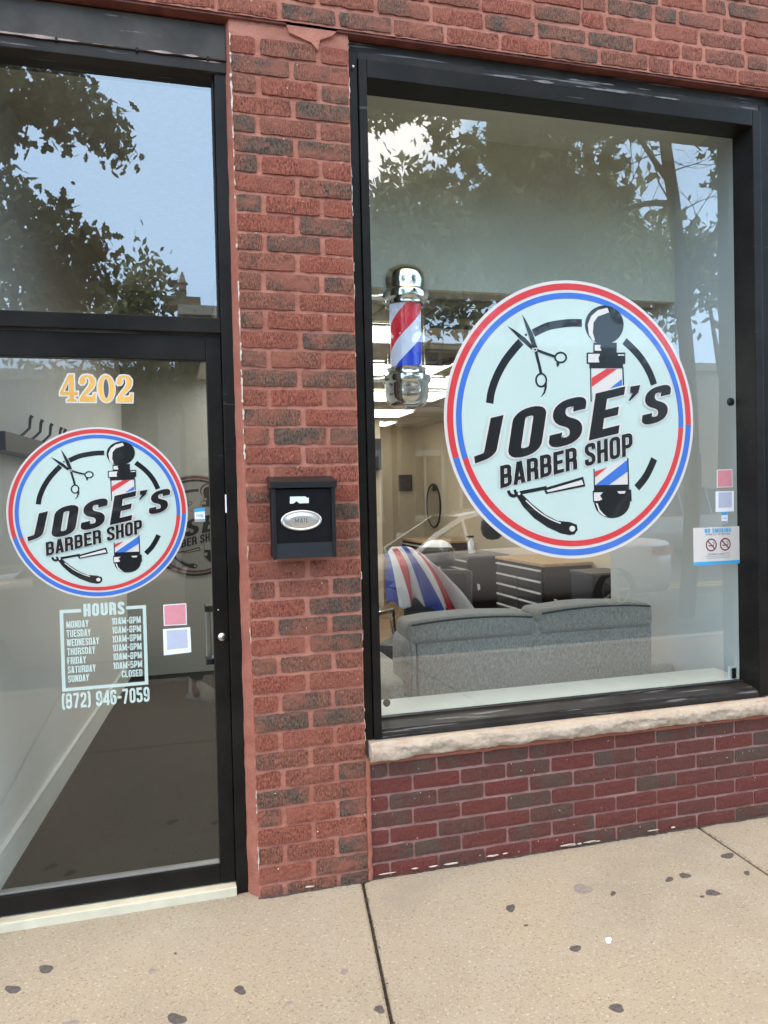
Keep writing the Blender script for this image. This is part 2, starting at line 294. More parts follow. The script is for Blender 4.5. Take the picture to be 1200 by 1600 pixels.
# ------------------------------------------------------------ mesh builder
class MB:
    def __init__(s): s.v = []; s.f = []; s.m = []; s.s = []
    def add(s, vs, fs, mi=0, smooth=False):
        n = len(s.v); s.v += [tuple(v) for v in vs]
        for f in fs: s.f.append(tuple(i+n for i in f)); s.m.append(mi); s.s.append(smooth)
        return s
    def box(s, x0, x1, y0, y1, z0, z1, mi=0, R=None, T=None):
        vs = [Vector((x, y, z)) for z in (z0, z1) for y in (y0, y1) for x in (x0, x1)]
        if R is not None: vs = [R @ v for v in vs]
        if T is not None: vs = [v + Vector(T) for v in vs]
        return s.add(vs, [(0, 2, 3, 1), (4, 5, 7, 6), (0, 1, 5, 4), (2, 6, 7, 3), (0, 4, 6, 2), (1, 3, 7, 5)], mi)
    def bbox(s, x0, x1, y0, y1, z0, z1, b=.004, mi=0, R=None, T=None):     # box with chamfered edges
        bm = bmesh.new(); bmesh.ops.create_cube(bm, size=1)
        for v in bm.verts: v.co = Vector(((x0+x1)/2+v.co.x*(x1-x0), (y0+y1)/2+v.co.y*(y1-y0), (z0+z1)/2+v.co.z*(z1-z0)))
        bmesh.ops.bevel(bm, geom=bm.edges[:], offset=b, segments=2, affect='EDGES', profile=.6)
        bm.verts.index_update(); vs = [v.co.copy() for v in bm.verts]
        if R is not None: vs = [R @ v for v in vs]
        if T is not None: vs = [v + Vector(T) for v in vs]
        s.add(vs, [tuple(v.index for v in f.verts) for f in bm.faces], mi); bm.free(); return s
    def tube(s, pts, rs, n=8, mi=0, smooth=True, cap=True):
        pts = [Vector(p) for p in pts]
        if not hasattr(rs, '__len__'): rs = [rs]*len(pts)
        base = []; ref = None
        for i, p in enumerate(pts):
            d = (pts[min(i+1, len(pts)-1)] - pts[max(i-1, 0)]).normalized()
            if ref is None: ref = Vector((0, 0, 1)) if abs(d.z) < .9 else Vector((1, 0, 0))
            a = d.cross(ref).normalized(); ref = a.cross(d).normalized()
            base += [p + (a*cos(2*pi*k/n) + ref*sin(2*pi*k/n))*rs[i] for k in range(n)]
        fs = [(i*n+k, i*n+(k+1) % n, (i+1)*n+(k+1) % n, (i+1)*n+k) for i in range(len(pts)-1) for k in range(n)]
        s.add(base, fs, mi, smooth)
        if cap: s.add(base[:n], [tuple(range(n))[::-1]], mi); s.add(base[-n:], [tuple(range(n))], mi)
        return s
    def lathe(s, prof, c=(0, 0, 0), n=32, mi=0, axis='z', smooth=True):    # prof: (r, h)
        c = Vector(c); vs = []
        for r, h in prof:
            for k in range(n):
                a = 2*pi*k/n; x, y = max(r, 1e-5)*cos(a), max(r, 1e-5)*sin(a)
                vs.append(c + (Vector((x, y, h)) if axis == 'z' else Vector((x, h, y)) if axis == 'y' else Vector((h, x, y))))
        fs = [(i*n+k, i*n+(k+1) % n, (i+1)*n+(k+1) % n, (i+1)*n+k) for i in range(len(prof)-1) for k in range(n)]
        return s.add(vs, fs, mi, smooth)
    def grid(s, fn, nu, nv, mi=0, smooth=True):
        vs = [fn(i/nu, j/nv) for j in range(nv+1) for i in range(nu+1)]
        q = nu+1
        return s.add(vs, [(j*q+i, j*q+i+1, (j+1)*q+i+1, (j+1)*q+i) for j in range(nv) for i in range(nu)], mi, smooth)
    def flat(s, poly, y, th=.0006, mi=0):      # 2D polygon (x, z) facing -y with a thin edge
        n = len(poly); a = sum(poly[i][0]*poly[(i+1) % n][1]-poly[(i+1) % n][0]*poly[i][1] for i in range(n))
        if a < 0: poly = poly[::-1]
        vs = [(p[0], y, p[1]) for p in poly] + [(p[0], y+th, p[1]) for p in poly]
        return s.add(vs, [tuple(range(n))] + [((i+1) % n, i, i+n, (i+1) % n+n) for i in range(n)], mi)
    def ribbon(s, path, t, y, fn=lambda p: p, closed=False, mi=0, th=.0006):
        if not closed and len(path) > 8 and math.hypot(path[0][0]-path[-1][0], path[0][1]-path[-1][1]) < 1e-4: path, closed = path[:-1], True
        L, Rr = offset(path, t, closed); L = [fn(p) for p in L]; Rr = [fn(p) for p in Rr]; n = len(L)
        vs = [(p[0], y, p[1]) for p in L+Rr]
        k = n if closed else n-1; fs = []
        for i in range(k):
            j = (i+1) % n; q = (i, i+n, j+n, j)
            a, b, c = Vector(vs[q[0]]), Vector(vs[q[1]]), Vector(vs[q[2]])
            fs.append(q if (b-a).cross(c-a).y < 0 else q[::-1])
        return s.add(vs, fs, mi)
    def build(s, name, mats, parent=None, loc=None):
        me = bpy.data.meshes.new(name); o0 = Vector(loc) if loc else Vector((0, 0, 0))
        me.from_pydata([Vector(v)-o0 for v in s.v], [], s.f)
        for mt in (mats if isinstance(mats, (list, tuple)) else [mats]): me.materials.append(mt)
        me.polygons.foreach_set('material_index', s.m); me.polygons.foreach_set('use_smooth', s.s); me.update()
        o = bpy.data.objects.new(name, me); COL.objects.link(o); o.location = o0
        if parent: o.parent = parent; o.location = o0 - parent_loc(parent)
        return o
def parent_loc(p):
    v = Vector(p.location)
    while p.parent: p = p.parent; v += Vector(p.location)
    return v
def offset(path, t, closed=False):
    q = [path[0]]
    for p in path[1:]:
        if math.hypot(p[0]-q[-1][0], p[1]-q[-1][1]) > 1e-5: q.append(p)
    path = q
    n = len(path); L = []; Rr = []
    for i in range(n):
        p = Vector(path[i][:2]); a = Vector(path[(i-1) % n][:2]) if (closed or i > 0) else None; b = Vector(path[(i+1) % n][:2]) if (closed or i < n-1) else None
        d1 = (p-a).normalized() if a is not None else None; d2 = (b-p).normalized() if b is not None else None
        if d1 is None: d1 = d2
        if d2 is None: d2 = d1
        n1 = Vector((-d1.y, d1.x)); n2 = Vector((-d2.y, d2.x)); mm = n1+n2
        mm = mm.normalized() if mm.length > 1e-6 else n1
        k = (t/2)/max(.35, mm.dot(n1)); L.append(tuple(p+mm*k)); Rr.append(tuple(p-mm*k))
    return L, Rr
def rounded(pts, r, seg=6):      # polyline with rounded corners; a point may carry its own radius
    o = []
    for i, q in enumerate(pts):
        p = Vector(q[:2]); rr = q[2] if len(q) > 2 else r
        if i in (0, len(pts)-1) or rr <= 0: o.append(tuple(p)); continue
        a = Vector(pts[i-1][:2])-p; b = Vector(pts[i+1][:2])-p; k = min(rr, a.length*.5, b.length*.5)
        a = p+a.normalized()*k; b = p+b.normalized()*k
        for j in range(seg+1):
            u = j/seg; o.append(tuple(a*(1-u)**2 + p*2*u*(1-u) + b*u*u))
    return o
def smooth_path(pts, n=6):
    o = []; q = [Vector(p) for p in pts]
    for i in range(len(q)-1):
        p0, p1, p2, p3 = q[max(i-1, 0)], q[i], q[i+1], q[min(i+2, len(q)-1)]
        for j in range(n):
            u = j/n; o.append(tuple(.5*((2*p1)+(p2-p0)*u+(2*p0-5*p1+4*p2-p3)*u*u+(3*p1-p0-3*p2+p3)*u**3)))
    o.append(tuple(q[-1])); return o
def tag(o, label=None, cat=None, group=None, kind=None):
    if label: o['label'] = label
    if cat: o['category'] = cat
    if group: o['group'] = group
    if kind: o['kind'] = kind
    return o
def thing(name, label, cat, loc=(0, 0, 0), group=None):
    o = bpy.data.objects.new(name, None); COL.objects.link(o); o.location = loc; o.empty_display_size = .1
    return tag(o, label, cat, group)
def structure(o): o['kind'] = 'structure'; return o

# ------------------------------------------------------------ condensed stroke lettering
def glyph(ch, t):
    h = t/2; w = .47
    if ch in 'MW': w = .66
    if ch == 'I': w = t
    if ch == 'N': w = .49
    if ch in "-": w = .30
    if ch in '()': w = .22
    if ch in "'.": w = t
    if ch == '1': w = .26
    if ch in 'LEF': w = .42
    if ch == ' ': return [], .24
    a, b, c, d, mdl, r = h, w-h, h, 1-h, .5, .16
    e, f = 0, 1
    g = {
     'A': [[(h*.9, 0), (w/2-h*.30, 1)], [(w-h*.9, 0), (w/2+h*.30, 1)], [(w*.25, .24), (w*.75, .24)]],
     'B': [[(a, e), (a, f)], [(a, d), (b-.02, d, r), (b-.02, mdl+.01, .10), (a, mdl+.01)], [(a, mdl), (b, mdl, .12), (b, c, r), (a, c)]],
     'C': [[(b, .67), (b, d, r), (a, d, r), (a, c, r), (b, c, r), (b, .33)]],
     'D': [[(a, e), (a, f)], [(a, d), (b, d, r), (b, c, r), (a, c)]],
     'E': [[(a, e), (a, f)], [(a, d), (w, d)], [(a, mdl), (w-.05, mdl)], [(a, c), (w, c)]],
     'F': [[(a, e), (a, f)], [(a, d), (w, d)], [(a, mdl), (w-.05, mdl)]],
     'G': [[(b, .70), (b, d, r), (a, d, r), (a, c, r), (b, c, r), (b, .5, 0), (w*.55, .5)]],
     'H': [[(a, e), (a, f)], [(b, e), (b, f)], [(a, mdl), (b, mdl)]],
     'I': [[(a, e), (a, f)]],
     'J': [[(b, f), (b, c+.02, .22), (-.06, c-.03)]],
     'K': [[(a, e), (a, f)], [(a+h*.4, .40), (b, 1)], [(a+h, .55), (b+h*.1, 0)]],
     'L': [[(a, f), (a, e)], [(a, c), (w, c)]],
     'M': [[(a, e), (a, f)], [(b, e), (b, f)], [(a+h*.3, 1-h*.4), (w/2, .10)], [(w/2, .10), (b-h*.3, 1-h*.4)]],
     'N': [[(a, e), (a, f)], [(b, e), (b, f)], [(a, 1-h*.4), (b, h*.4)]],
     'O': [[(a, mdl), (a, d, r), (b, d, r), (b, c, r), (a, c, r), (a, mdl)]],
     'P': [[(a, e), (a, f)], [(a, d), (b, d, r), (b, .42, r), (a, .42)]],
     'R': [[(a, e), (a, f)], [(a, d), (b-.01, d, r), (b-.01, .46, .14), (a, .46)], [(w*.5, .46), (b-.01, .44, .1), (b, .30), (b+.005, 0)]],
     'S': [[(b, .70), (b, d, r), (a, d, r), (a, .60, .16), (b, .40, .16), (b, c, r), (a, c, r), (a, .30)]],
     'T': [[(w/2, e), (w/2, f)], [(0, d), (w, d)]],
     'U': [[(a, f), (a, c, r), (b, c, r), (b, f)]],
     'V': [[(h*.8, 1), (w/2-h*.25, 0)], [(w-h*.8, 1), (w/2+h*.25, 0)]],
     'W': [[(h*.8, 1), (w*.27, 0)], [(w/2, .9), (w*.29, 0)], [(w/2, .9), (w*.71, 0)], [(w-h*.8, 1), (w*.73, 0)]],
     'Y': [[(h*.8, 1), (w/2, .42)], [(w-h*.8, 1), (w/2, .42)], [(w/2, 0), (w/2, .44)]],
     'X': [[(h*.8, 1), (w-h*.8, 0)], [(w-h*.8, 1), (h*.8, 0)]],
     '-': [[(0, .46), (w, .46)]],
     "'": [[(a, 1), (a-.03, .72)]],
     '.': [[(a, 0), (a, t)]],
     '(': [[(w-.02, 1.03), (a, .86, .2), (a, .14, .2), (w-.02, -.03)]],
     ')': [[(.02, 1.03), (w-h, .86, .2), (w-h, .14, .2), (.02, -.03)]],
     '0': [[(a, mdl), (a, d, r), (b, d, r), (b, c, r), (a, c, r), (a, mdl)]],
     '1': [[(w-h, 0), (w-h, 1)], [(w-h, .88), (0, .82)]],
     '2': [[(a, .70), (a, d, r), (b, d, r), (b, .58, .14), (a, .20, .1), (a, c, 0)], [(0, c), (w, c)]],
     '3': [[(a, .72), (a, d, r), (b, d, r), (b, .53, .12), (w*.4, .52)], [(w*.4, .52), (b, .5, .12), (b, c, r), (a, c, r), (a, .28)]],
     '4': [[(b-.02, 0), (b-.02, 1)], [(b-.04, .97), (a-.02, .26)], [(0, .26), (w+.03, .26)]],
     '5': [[(a, .28), (a, c, r), (b, c, r), (b, .58, r), (a+.02, .56)], [(a, .52), (a, 1)], [(a, d), (w-.03, d)]],
     '6': [[(b, .72), (b, d, r), (a, d, r), (a, c, r), (b, c, r), (b, .57, r), (a, .55)]],
     '7': [[(0, d), (b+h*.5, d)], [(b, d), (w*.36, 0)]],
     '8': [[(a, .75), (a, d, r), (b, d, r), (b, .52, .14), (a, .52, .14), (a, .78)], [(a, .27), (a, .52, .14), (b, .52, .14), (b, c, r), (a, c, r), (a, .30)]],
     '9': [[(a, .28), (a, c, r), (b, c, r), (b, d, r), (a, d, r), (a, .44, r), (b, .44)]],
    }
    return [rounded(s_, r) for s_ in g[ch]], w
def text_w(txt, t, gap): return sum(glyph(c, t)[1] for c in txt) + gap*(len(txt)-1)
def put_text(mb, txt, fn, t, y, gap=.09, mi=0, dy=.00006):
    x = 0; k = 0
    for ch in txt:
        st, w = glyph(ch, t)
        for s_ in st:
            mb.ribbon(s_, t, y - dy*(k % 7), lambda p, x=x: fn((p[0]+x, p[1])), mi=mi); k += 1
        x += w + gap
    return x - gap
def text_line(mb, txt, x0, x1, z0, z1, t, y, gap=.09, mi=0):   # fits the line to a box in the wall plane
    wt = text_w(txt, t, gap)
    put_text(mb, txt, lambda p: (x0+(x1-x0)*p[0]/wt, z0+(z1-z0)*p[1]), t, y, gap, mi)

# ------------------------------------------------------------ ground and street
GZ = -0.012
sw = MB()
JX = (0.715, 2.290); JS = (-.145, -.058)     # joints running away from the wall
def jx(k, y): return JX[k] + JS[k]*(-y)
KERB_Y = -3.75; g = .006
def slab(xa, xb, y0, y1):
    pts = [(xa(y0), y0), (xb(y0), y0), (xb(y1), y1), (xa(y1), y1)]
    b = .008
    cx_ = sum(p[0] for p in pts)/4; cy_ = sum(p[1] for p in pts)/4
    def ins(p, d): v = Vector((cx_-p[0], cy_-p[1])); return (p[0]+math.copysign(d, v.x), p[1]+math.copysign(d, v.y))
    top = [(*ins(p, b), GZ) for p in pts]; mid = [(*p, GZ-b*.7) for p in pts]; bot = [(*p, GZ-.12) for p in pts]
    fs = [(0, 1, 2, 3)]
    for i in range(4): j = (i+1) % 4; fs += [(j, i, i+4, j+4), (j+4, i+4, i+8, j+8)]
    sw.add(top+mid+bot, fs)
xs = [lambda y: -14, lambda y: -4.0, lambda y: -2.42, lambda y: -.86, lambda y: jx(0, y), lambda y: jx(1, y), lambda y: 3.87, lambda y: 5.4, lambda y: 20]
for yA, yB in ((-1.85, .30), (KERB_Y+.16, -1.85)):
    for i in range(len(xs)-1):
        slab(lambda y, i=i: xs[i](y)+g, lambda y, i=i: xs[i+1](y)-g, yA+g, yB-g)
structure(sw.build('sidewalk', M['concrete']))
structure(MB().box(-14, 20, KERB_Y+.01, .30, GZ-.3, GZ-.022).build('joint_dirt', M['dirt']))
structure(MB().bbox(-14, 20, KERB_Y-.01, KERB_Y+.155, -.3, GZ+.002, .015).build('kerb', M['kerb']))
structure(MB().add([(-60, KERB_Y+.1, -.15), (60, KERB_Y+.1, -.15), (60, -120, -.15), (-60, -120, -.15)], [(3, 2, 1, 0)]).build('road', M['asphalt']))
rl = MB()
for yy in (-8.05, -8.35): rl.box(-40, 40, yy-.06, yy+.06, -.149, -.145)
structure(rl.build('road_marking', M['yellow']))
structure(MB().box(-40, 40, -17.9, -14.0, -.4, -.01).build('far_pavement', M['kerb']))
structure(MB().add([(-150, 60, -.6), (150, 60, -.6), (150, -160, -.6), (-150, -160, -.6)], [(3, 2, 1, 0)]).build('ground', M['asphalt']))

# ------------------------------------------------------------ the brick building
shop = thing('shop_building', 'red brick shop building with a painted pillar between glass door and window', 'building', (0, 0, 0))
def bricks_obj(name, rects, mat, yf, depth, wob=.0035, parent=shop, seed=1, nzz=5):
    rnd = random.Random(seed); mb = MB(); tone = []
    for (x0, x1, z0, z1) in rects:
        tn = rnd.random(); y = yf + rnd.uniform(-.0025, .0025); nx = max(3, int((x1-x0)/.02)); nz = 5
        sd_ = rnd.random()*100; n0 = len(mb.v)
        tilt = rnd.uniform(-.006, .006)
        def fp(i, j):
            u, v = i/nx, j/nz; x = x0+(x1-x0)*u; z = z0+(z1-z0)*v + tilt*(u-.5)*.3
            e = min(i, nx-i, j, nz-j)
            nv = noise.noise_vector(Vector((x*26+sd_, z*26, sd_)))
            rim = i in (0, nx) and j in (0, nz)
            k = wob if e == 0 else wob*.5
            x += nv.x*k; z += nv.z*k
            if rim: x += (.5-u)*.003; z += (.5-v)*.0025
            return Vector((x, y + (.0012 if e == 0 else 0) + nv.y*.0016 + noise.noise(Vector((x*60, z*90, sd_)))*.0012, z))
        vs = [fp(i, j) for j in range(nz+1) for i in range(nx+1)]; q = nx+1
        mb.add(vs, [(j*q+i, j*q+i+1, (j+1)*q+i+1, (j+1)*q+i) for j in range(nz) for i in range(nx)])
        ring = [j for j in range(q)] + [q*(j+1)-1 for j in range(1, nz+1)] + [q*nz+i for i in range(nx-1, -1, -1)] + [q*j for j in range(nz-1, 0, -1)]
        bk = [Vector((vs[k].x, yf+depth, vs[k].z)) for k in ring]; rv = [vs[k] for k in ring]; nr = len(ring)
        mb.add(rv+bk, [((k+1) % nr, k, k+nr, (k+1) % nr+nr) for k in range(nr)])
        tone += [tn]*(len(mb.v)-n0)
    o = mb.build(name, mat, parent)
    at = o.data.attributes.new('tone', 'FLOAT', 'POINT'); at.data.foreach_set('value', tone)
    return o
def sheet(name, x0, x1, z0, z1, yf, amp, mat, parent=shop, step=.012, back=.06, xl=None):
    nx = max(2, int((x1-x0)/step)); nz = max(2, int((z1-z0)/step)); mb = MB()
    def fp(u, v):
        z = z0+(z1-z0)*v; xa = xl(z) if xl else x0; x = xa+(x1-xa)*u
        return Vector((x, yf + amp*noise.noise(Vector((x*45, 3, z*45))) + amp*.6*noise.noise(Vector((x*130, 7, z*130))), z))
    mb.grid(fp, nx, nz)
    return mb.build(name, mat, parent)
# pillar
PX0, PX1 = lambda z: .304-.026*max(0, min(1, z/3.33)), .738
rects = []; r_ = random.Random(5)
zj = 2.393; cp_ = .0738
for k in range(-14, 36):
    zt = zj - k*cp_; zb = zt - cp_; B = (k % 2 == 0)
    if zt > 3.345: continue
    if zt < .012: break
    xl = PX0((zt+zb)/2) + .006; j = lambda: r_.uniform(-.006, .006)
    z0, z1 = max(zb+.0065, -.02)+r_.uniform(-.001, .001), min(zt-.0065, 3.338)+r_.uniform(-.001, .001)
    if z1-z0 < .02: continue
    if B:
        a = xl+.086+j(); b = a+.021; c = .604+j(); d = c+.021
        rects += [(xl, a, z0, z1), (b, c, z0, z1), (d, PX1-.002, z0, z1)]
    else:
        a = .508+j(); b = a+.021
        rects += [(xl, a, z0, z1), (b, PX1-.002, z0, z1)]
bricks_obj('brick_pillar', rects, M['brick'], 0.0, .03, seed=3)
sheet('pillar_mortar', .29, .7395, -.04, 3.343, .0068, .0035, M['mortar'], xl=PX0)
# the ragged red mortar strip between door jamb and bricks
def strip_fn(u, v):
    z = -.03 + 3.36*v; xr = PX0(z)+.004+.006*noise.noise(Vector((1, 1, z*18))); xl_ = .2655+.003*noise.noise(Vector((5, 2, z*9)))
    x = xl_+(xr-xl_)*u
    return Vector((x, .058*(1-u)**1.5 + .006 + .004*noise.noise(Vector((x*50, 2, z*30))), z))
MB().grid(strip_fn, 8, 280).build('mortar_strip', M['mortar_strip'], shop)
fl = MB(); r2 = random.Random(11)
def flake(x, z, w_, h_, y):
    n = r2.randint(6, 9); fl.flat([(x+w_*cos(2*pi*i/n)*r2.uniform(.5, 1.1), z+h_*sin(2*pi*i/n)*r2.uniform(.5, 1.1)) for i in range(n)], y, .003)
def run(xf, za, zb, dens, wmax, y):
    z = za
    while z < zb:
        L_ = r2.uniform(.012, .16)*r2.random()+.008
        if r2.random() < dens:
            n = max(3, int(L_/.004)); q = r2.random()*50
            ws = [wmax*max(.12, .5+.9*noise.noise(Vector((q, (z+L_*k/n)*55, 1))))*min(1, k+.3, n-k+.3) for k in range(n+1)]
            of = [.003*noise.noise(Vector((q+9, (z+L_*k/n)*40, 1))) for k in range(n+1)]
            lp = [(xf(z+L_*k/n)+of[k]-ws[k]*.5*r2.uniform(.6, 1), z+L_*k/n) for k in range(n+1)]; rp = [(xf(z+L_*k/n)+of[k]+ws[k]*.5*r2.uniform(.6, 1), z+L_*k/n) for k in range(n+1)]
            fl.flat(lp+rp[::-1], y-r2.uniform(0, .0008), .003)
        z += L_+r2.uniform(.004, .05)
run(lambda z: PX0(z)+.002, 1.6, 3.32, .85, .010, -.004); run(lambda z: PX0(z)+.001, .1, 1.6, .45, .005, -.004)
run(lambda z: .7385, .55, 3.3, .4, .004, -.004)
for i in range(26): flake(r2.uniform(.3, .73), r2.uniform(.05, 3.2), r2.uniform(.001, .0035), r2.uniform(.001, .004), -.0065)
for i in range(30): flake(r2.uniform(.76, 2.6), r2.uniform(.0, .42), r2.uniform(.001, .003), r2.uniform(.001, .003), .0018)
for i in range(14):
    x = r2.choice([r2.uniform(.36, .72), r2.uniform(.75, 1.05), r2.uniform(1.25, 1.7), r2.uniform(.75, 2.3)])
    flake(x, GZ+.012+r2.uniform(0, .012), r2.uniform(.012, .04), r2.uniform(.002, .005), -.012 if x < .74 else -.004)
tag(fl.build('paint_flakes', M['chips'], shop), kind='stuff')
# chunk of smeared mortar under the upper wall
sm = MB(); sm.flat([(x, z) for x, z in [P(px, py, -.008) for px, py in ((446, 32), (470, 33), (505, 40), (530, 44), (520, 55), (500, 62), (497, 78), (487, 66), (470, 58), (452, 50))]], -.006, .01)
sm.build('mortar_smear', M['mortar'], shop)
# upper wall, proud of the pillar
UZ = 3.346; UY = -.018; rects = []; r_ = random.Random(9)
for k in range(0, 9):
    z0, z1 = UZ+k*.0735+.004, UZ+(k+1)*.0735-.012; x = -1.35 + (.12 if k % 2 else 0)
    while x < 4.0:
        L_ = .213+r_.uniform(-.008, .008)
        if r_.random() < .12: L_ = .1
        rects.append((x, x+L_, z0+r_.uniform(-.002, .002), z1+r_.uniform(-.002, .002))); x += L_+r_.uniform(.014, .022)
bricks_obj('upper_brick_wall', rects, M['brick'], UY, .05, .005, seed=8)
sheet('upper_mortar', -1.4, 4.05, UZ-.004, 4.02, UY+.006, .004, M['mortar'], step=.016)
MB().box(-1.4, 4.05, UY+.012, .30, UZ-.012, UZ-.001).build('steel_lintel', M['soffit'], shop)
# apron under the window
rects = []; r_ = random.Random(21); AY = .006; lz = [.047+.0685*k for k in range(7)]
for k in range(7):
    z0 = (lz[k-1] if k else -.03)+.0055; z1 = lz[k]-.0055
    if k == 6: z1 = .452
    st = .833 if k % 2 == 0 else .935
    xb = st - .2075*3
    while xb < 4.0:
        a, b = max(xb+.005, .7555), xb+.2075-.005
        if b-a > .03: rects.append((a, b, z0, z1))
        xb += .2075
bricks_obj('apron_brick', rects, M['brick_low'], AY, .03, .0018, seed=13)
sheet('apron_mortar', .7405, 4.05, -.04, .475, AY+.005, .0022, M['mortar_low'], step=.014)
def vs_fn(u, v):
    z = -.03+.51*v; x = .7385+.018*u+.003*noise.noise(Vector((2, u, z*25)))
    return Vector((x, -.001-.004*sin(pi*u)+.003*noise.noise(Vector((x*60, 1, z*50))), z))
MB().grid(vs_fn, 4, 50).build('corner_mortar', M['mortar_strip'], shop)
def us_fn(u, v):
    x = .742+3.3*u; z = .452+.02*v+.004*noise.noise(Vector((x*14, 4, 0)))*(1-v)
    return Vector((x, -.001-.005*sin(pi*v)+.003*noise.noise(Vector((x*50, 1, z*50))), z))
MB().grid(us_fn, 260, 4).build('sill_mortar', M['mortar_strip'], shop)
# rock-faced limestone sill
def sill_fn(u, v):
    x = .757 + 3.25*u
    prof = [(.10, .5445), (.02, .543), (-.022, .540), (-.034, .520), (-.034, .492), (-.026, .474), (.02, .468)]
    i = min(int(v*6), 5); a = v*6-i; y = prof[i][0]*(1-a)+prof[i+1][0]*a; z = prof[i][1]*(1-a)+prof[i+1][1]*a
    k = 0 if v < .2 else 1
    n1 = noise.noise(Vector((x*9, y*20, z*30))); n2 = noise.noise(Vector((x*38, y*60, z*60)))
    return Vector((x, y + k*(.012*n1+.006*n2), z + (k*.006*n1 + .003*n2*k) - .002*(1-k)))
sm_ = MB().grid(sill_fn, 420, 18, smooth=True)
ends = [sill_fn(0, j/18) for j in range(19)]; sm_.add(ends+[(.757, .1, .47)], [tuple(range(20))])
sm_.build('stone_sill', M['stone'], shop)
dj = MB(); r3 = random.Random(17); xx = .300; up, lo = [], []  # dirt line at the wall foot, its dark tone also painting a contact shadow
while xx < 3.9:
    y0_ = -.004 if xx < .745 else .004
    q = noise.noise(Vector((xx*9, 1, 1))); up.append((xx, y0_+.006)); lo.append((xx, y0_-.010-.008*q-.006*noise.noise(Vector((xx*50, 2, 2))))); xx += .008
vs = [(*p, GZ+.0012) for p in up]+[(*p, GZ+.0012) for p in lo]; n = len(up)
dj.add(vs, [(i+n, i+1+n, i+1, i) for i in range(n-1)]); dj.build('foot_dirt_shade', M['dirt'], shop)
# far sides, upper storey and roof mass (out of the picture; it shades the pavement)
MB().box(2.765, 4.05, .0125, .25, -.05, UZ-.015).build('right_pier', M['brick'], shop)
MB().box(-1.4, -.735, .0, .25, -.05, UZ-.015).build('left_pier', M['brick'], shop)
MB().box(-1.4, 4.05, .03, 9.4, 4.02, 6.3).build('upper_storey', M['brick'], shop)
MB().box(-1.45, 4.1, -.03, .25, 6.3, 6.42).build('cornice', M['far_stone'], shop)
MB().box(-1.4, 4.05, .30, 9.4, 3.42, 3.98).build('roof_deck', M['roof'], shop)
nb = thing('neighbour_building', 'brown brick building joined to the left side of the shop', 'building', (-7.7, .05, 0))
MB().box(-14, -1.402, .04, 9.4, -.05, 6.0).build('wall', M['far_brick'], nb)
nb2 = thing('neighbour_building', 'brown brick building joined to the right side of the shop', 'building', (9, .05, 0))
MB().box(4.052, 18, .04, 9.4, -.05, 6.2).build('wall', M['far_brick'], nb2)

# ------------------------------------------------------------ window unit
YG = .14
win = thing('shop_window', 'large black framed shop window right of the brick pillar', 'window', (1.75, .08, .535))
fr = MB()
WX0, WX1, WZ0, WZ1 = .7425, 2.762, .5455, 3.333
OX0, OX1, OZ0, OZ1 = .815, 2.645, .580, 3.186
fr.bbox(WX0, .780, .030, .153, WZ0, 3.290, .003); fr.bbox(.782, OX0, .018, .153, WZ0+.002, 3.258, .003)
fr.bbox(OX1, 2.690, .018, .153, WZ0+.002, 3.258, .003); fr.bbox(2.692, WX1, .030, .153, WZ0, 3.290, .003)
fr.bbox(OX0+.001, OX1-.001, .0185, .155, OZ1, 3.2575, .003)
fr.build('frame', M['frame'], win)
MB().bbox(.781, 2.691, .031, .199, 3.2595, 3.2895, .003).bbox(.748, 2.758, .040, .199, 3.2915, WZ1, .004).build('header', M['frame_worn'], win)
lg = MB()   # sloping weathered bottom rail
prof = [(.020, .5475), (.020, .562), (.030, .566), (.033, .579), (.125, .592), (.125, .600), (.155, .600), (.155, .547)]
vs = [(x, y, z) for x in (OX0+.001, OX1-.001) for y, z in prof]; n = len(prof)
lg.add(vs, [(i, (i+1) % n, (i+1) % n+n, i+n) for i in range(n)] + [tuple(range(n))[::-1], tuple(range(n, 2*n))])
lg.build('bottom_rail', M['frame_worn'], win)
def pane(x0, x1, z0, z1, y, parent, mat='glass'):
    mb = MB(); mb.add([(x0, y, z0), (x1, y, z0), (x1, y, z1), (x0, y, z1)], [(0, 1, 2, 3)], 0)
    y2 = y+.008; mb.add([(x0, y2, z0), (x1, y2, z0), (x1, y2, z1), (x0, y2, z1)], [(3, 2, 1, 0)], 1)
    mb.add([(x0, y, z0), (x1, y, z0), (x1, y, z1), (x0, y, z1), (x0, y2, z0), (x1, y2, z0), (x1, y2, z1), (x0, y2, z1)], [(1, 0, 4, 5), (2, 1, 5, 6), (3, 2, 6, 7), (0, 3, 7, 4)], 1)
    return mb.build('glass', [M[mat], M['glass_back']], parent)
pane(OX0-.006, OX1+.006, .594, OZ1+.004, YG, win)
sc_ = MB(); sx, sz = P(548, 98, .03)
MB().lathe([(0, -.004), (.005, -.003), (.006, 0)], (sx+.006, .0175, sz-.02), 12, axis='y').build('screw', M['steel'], win)

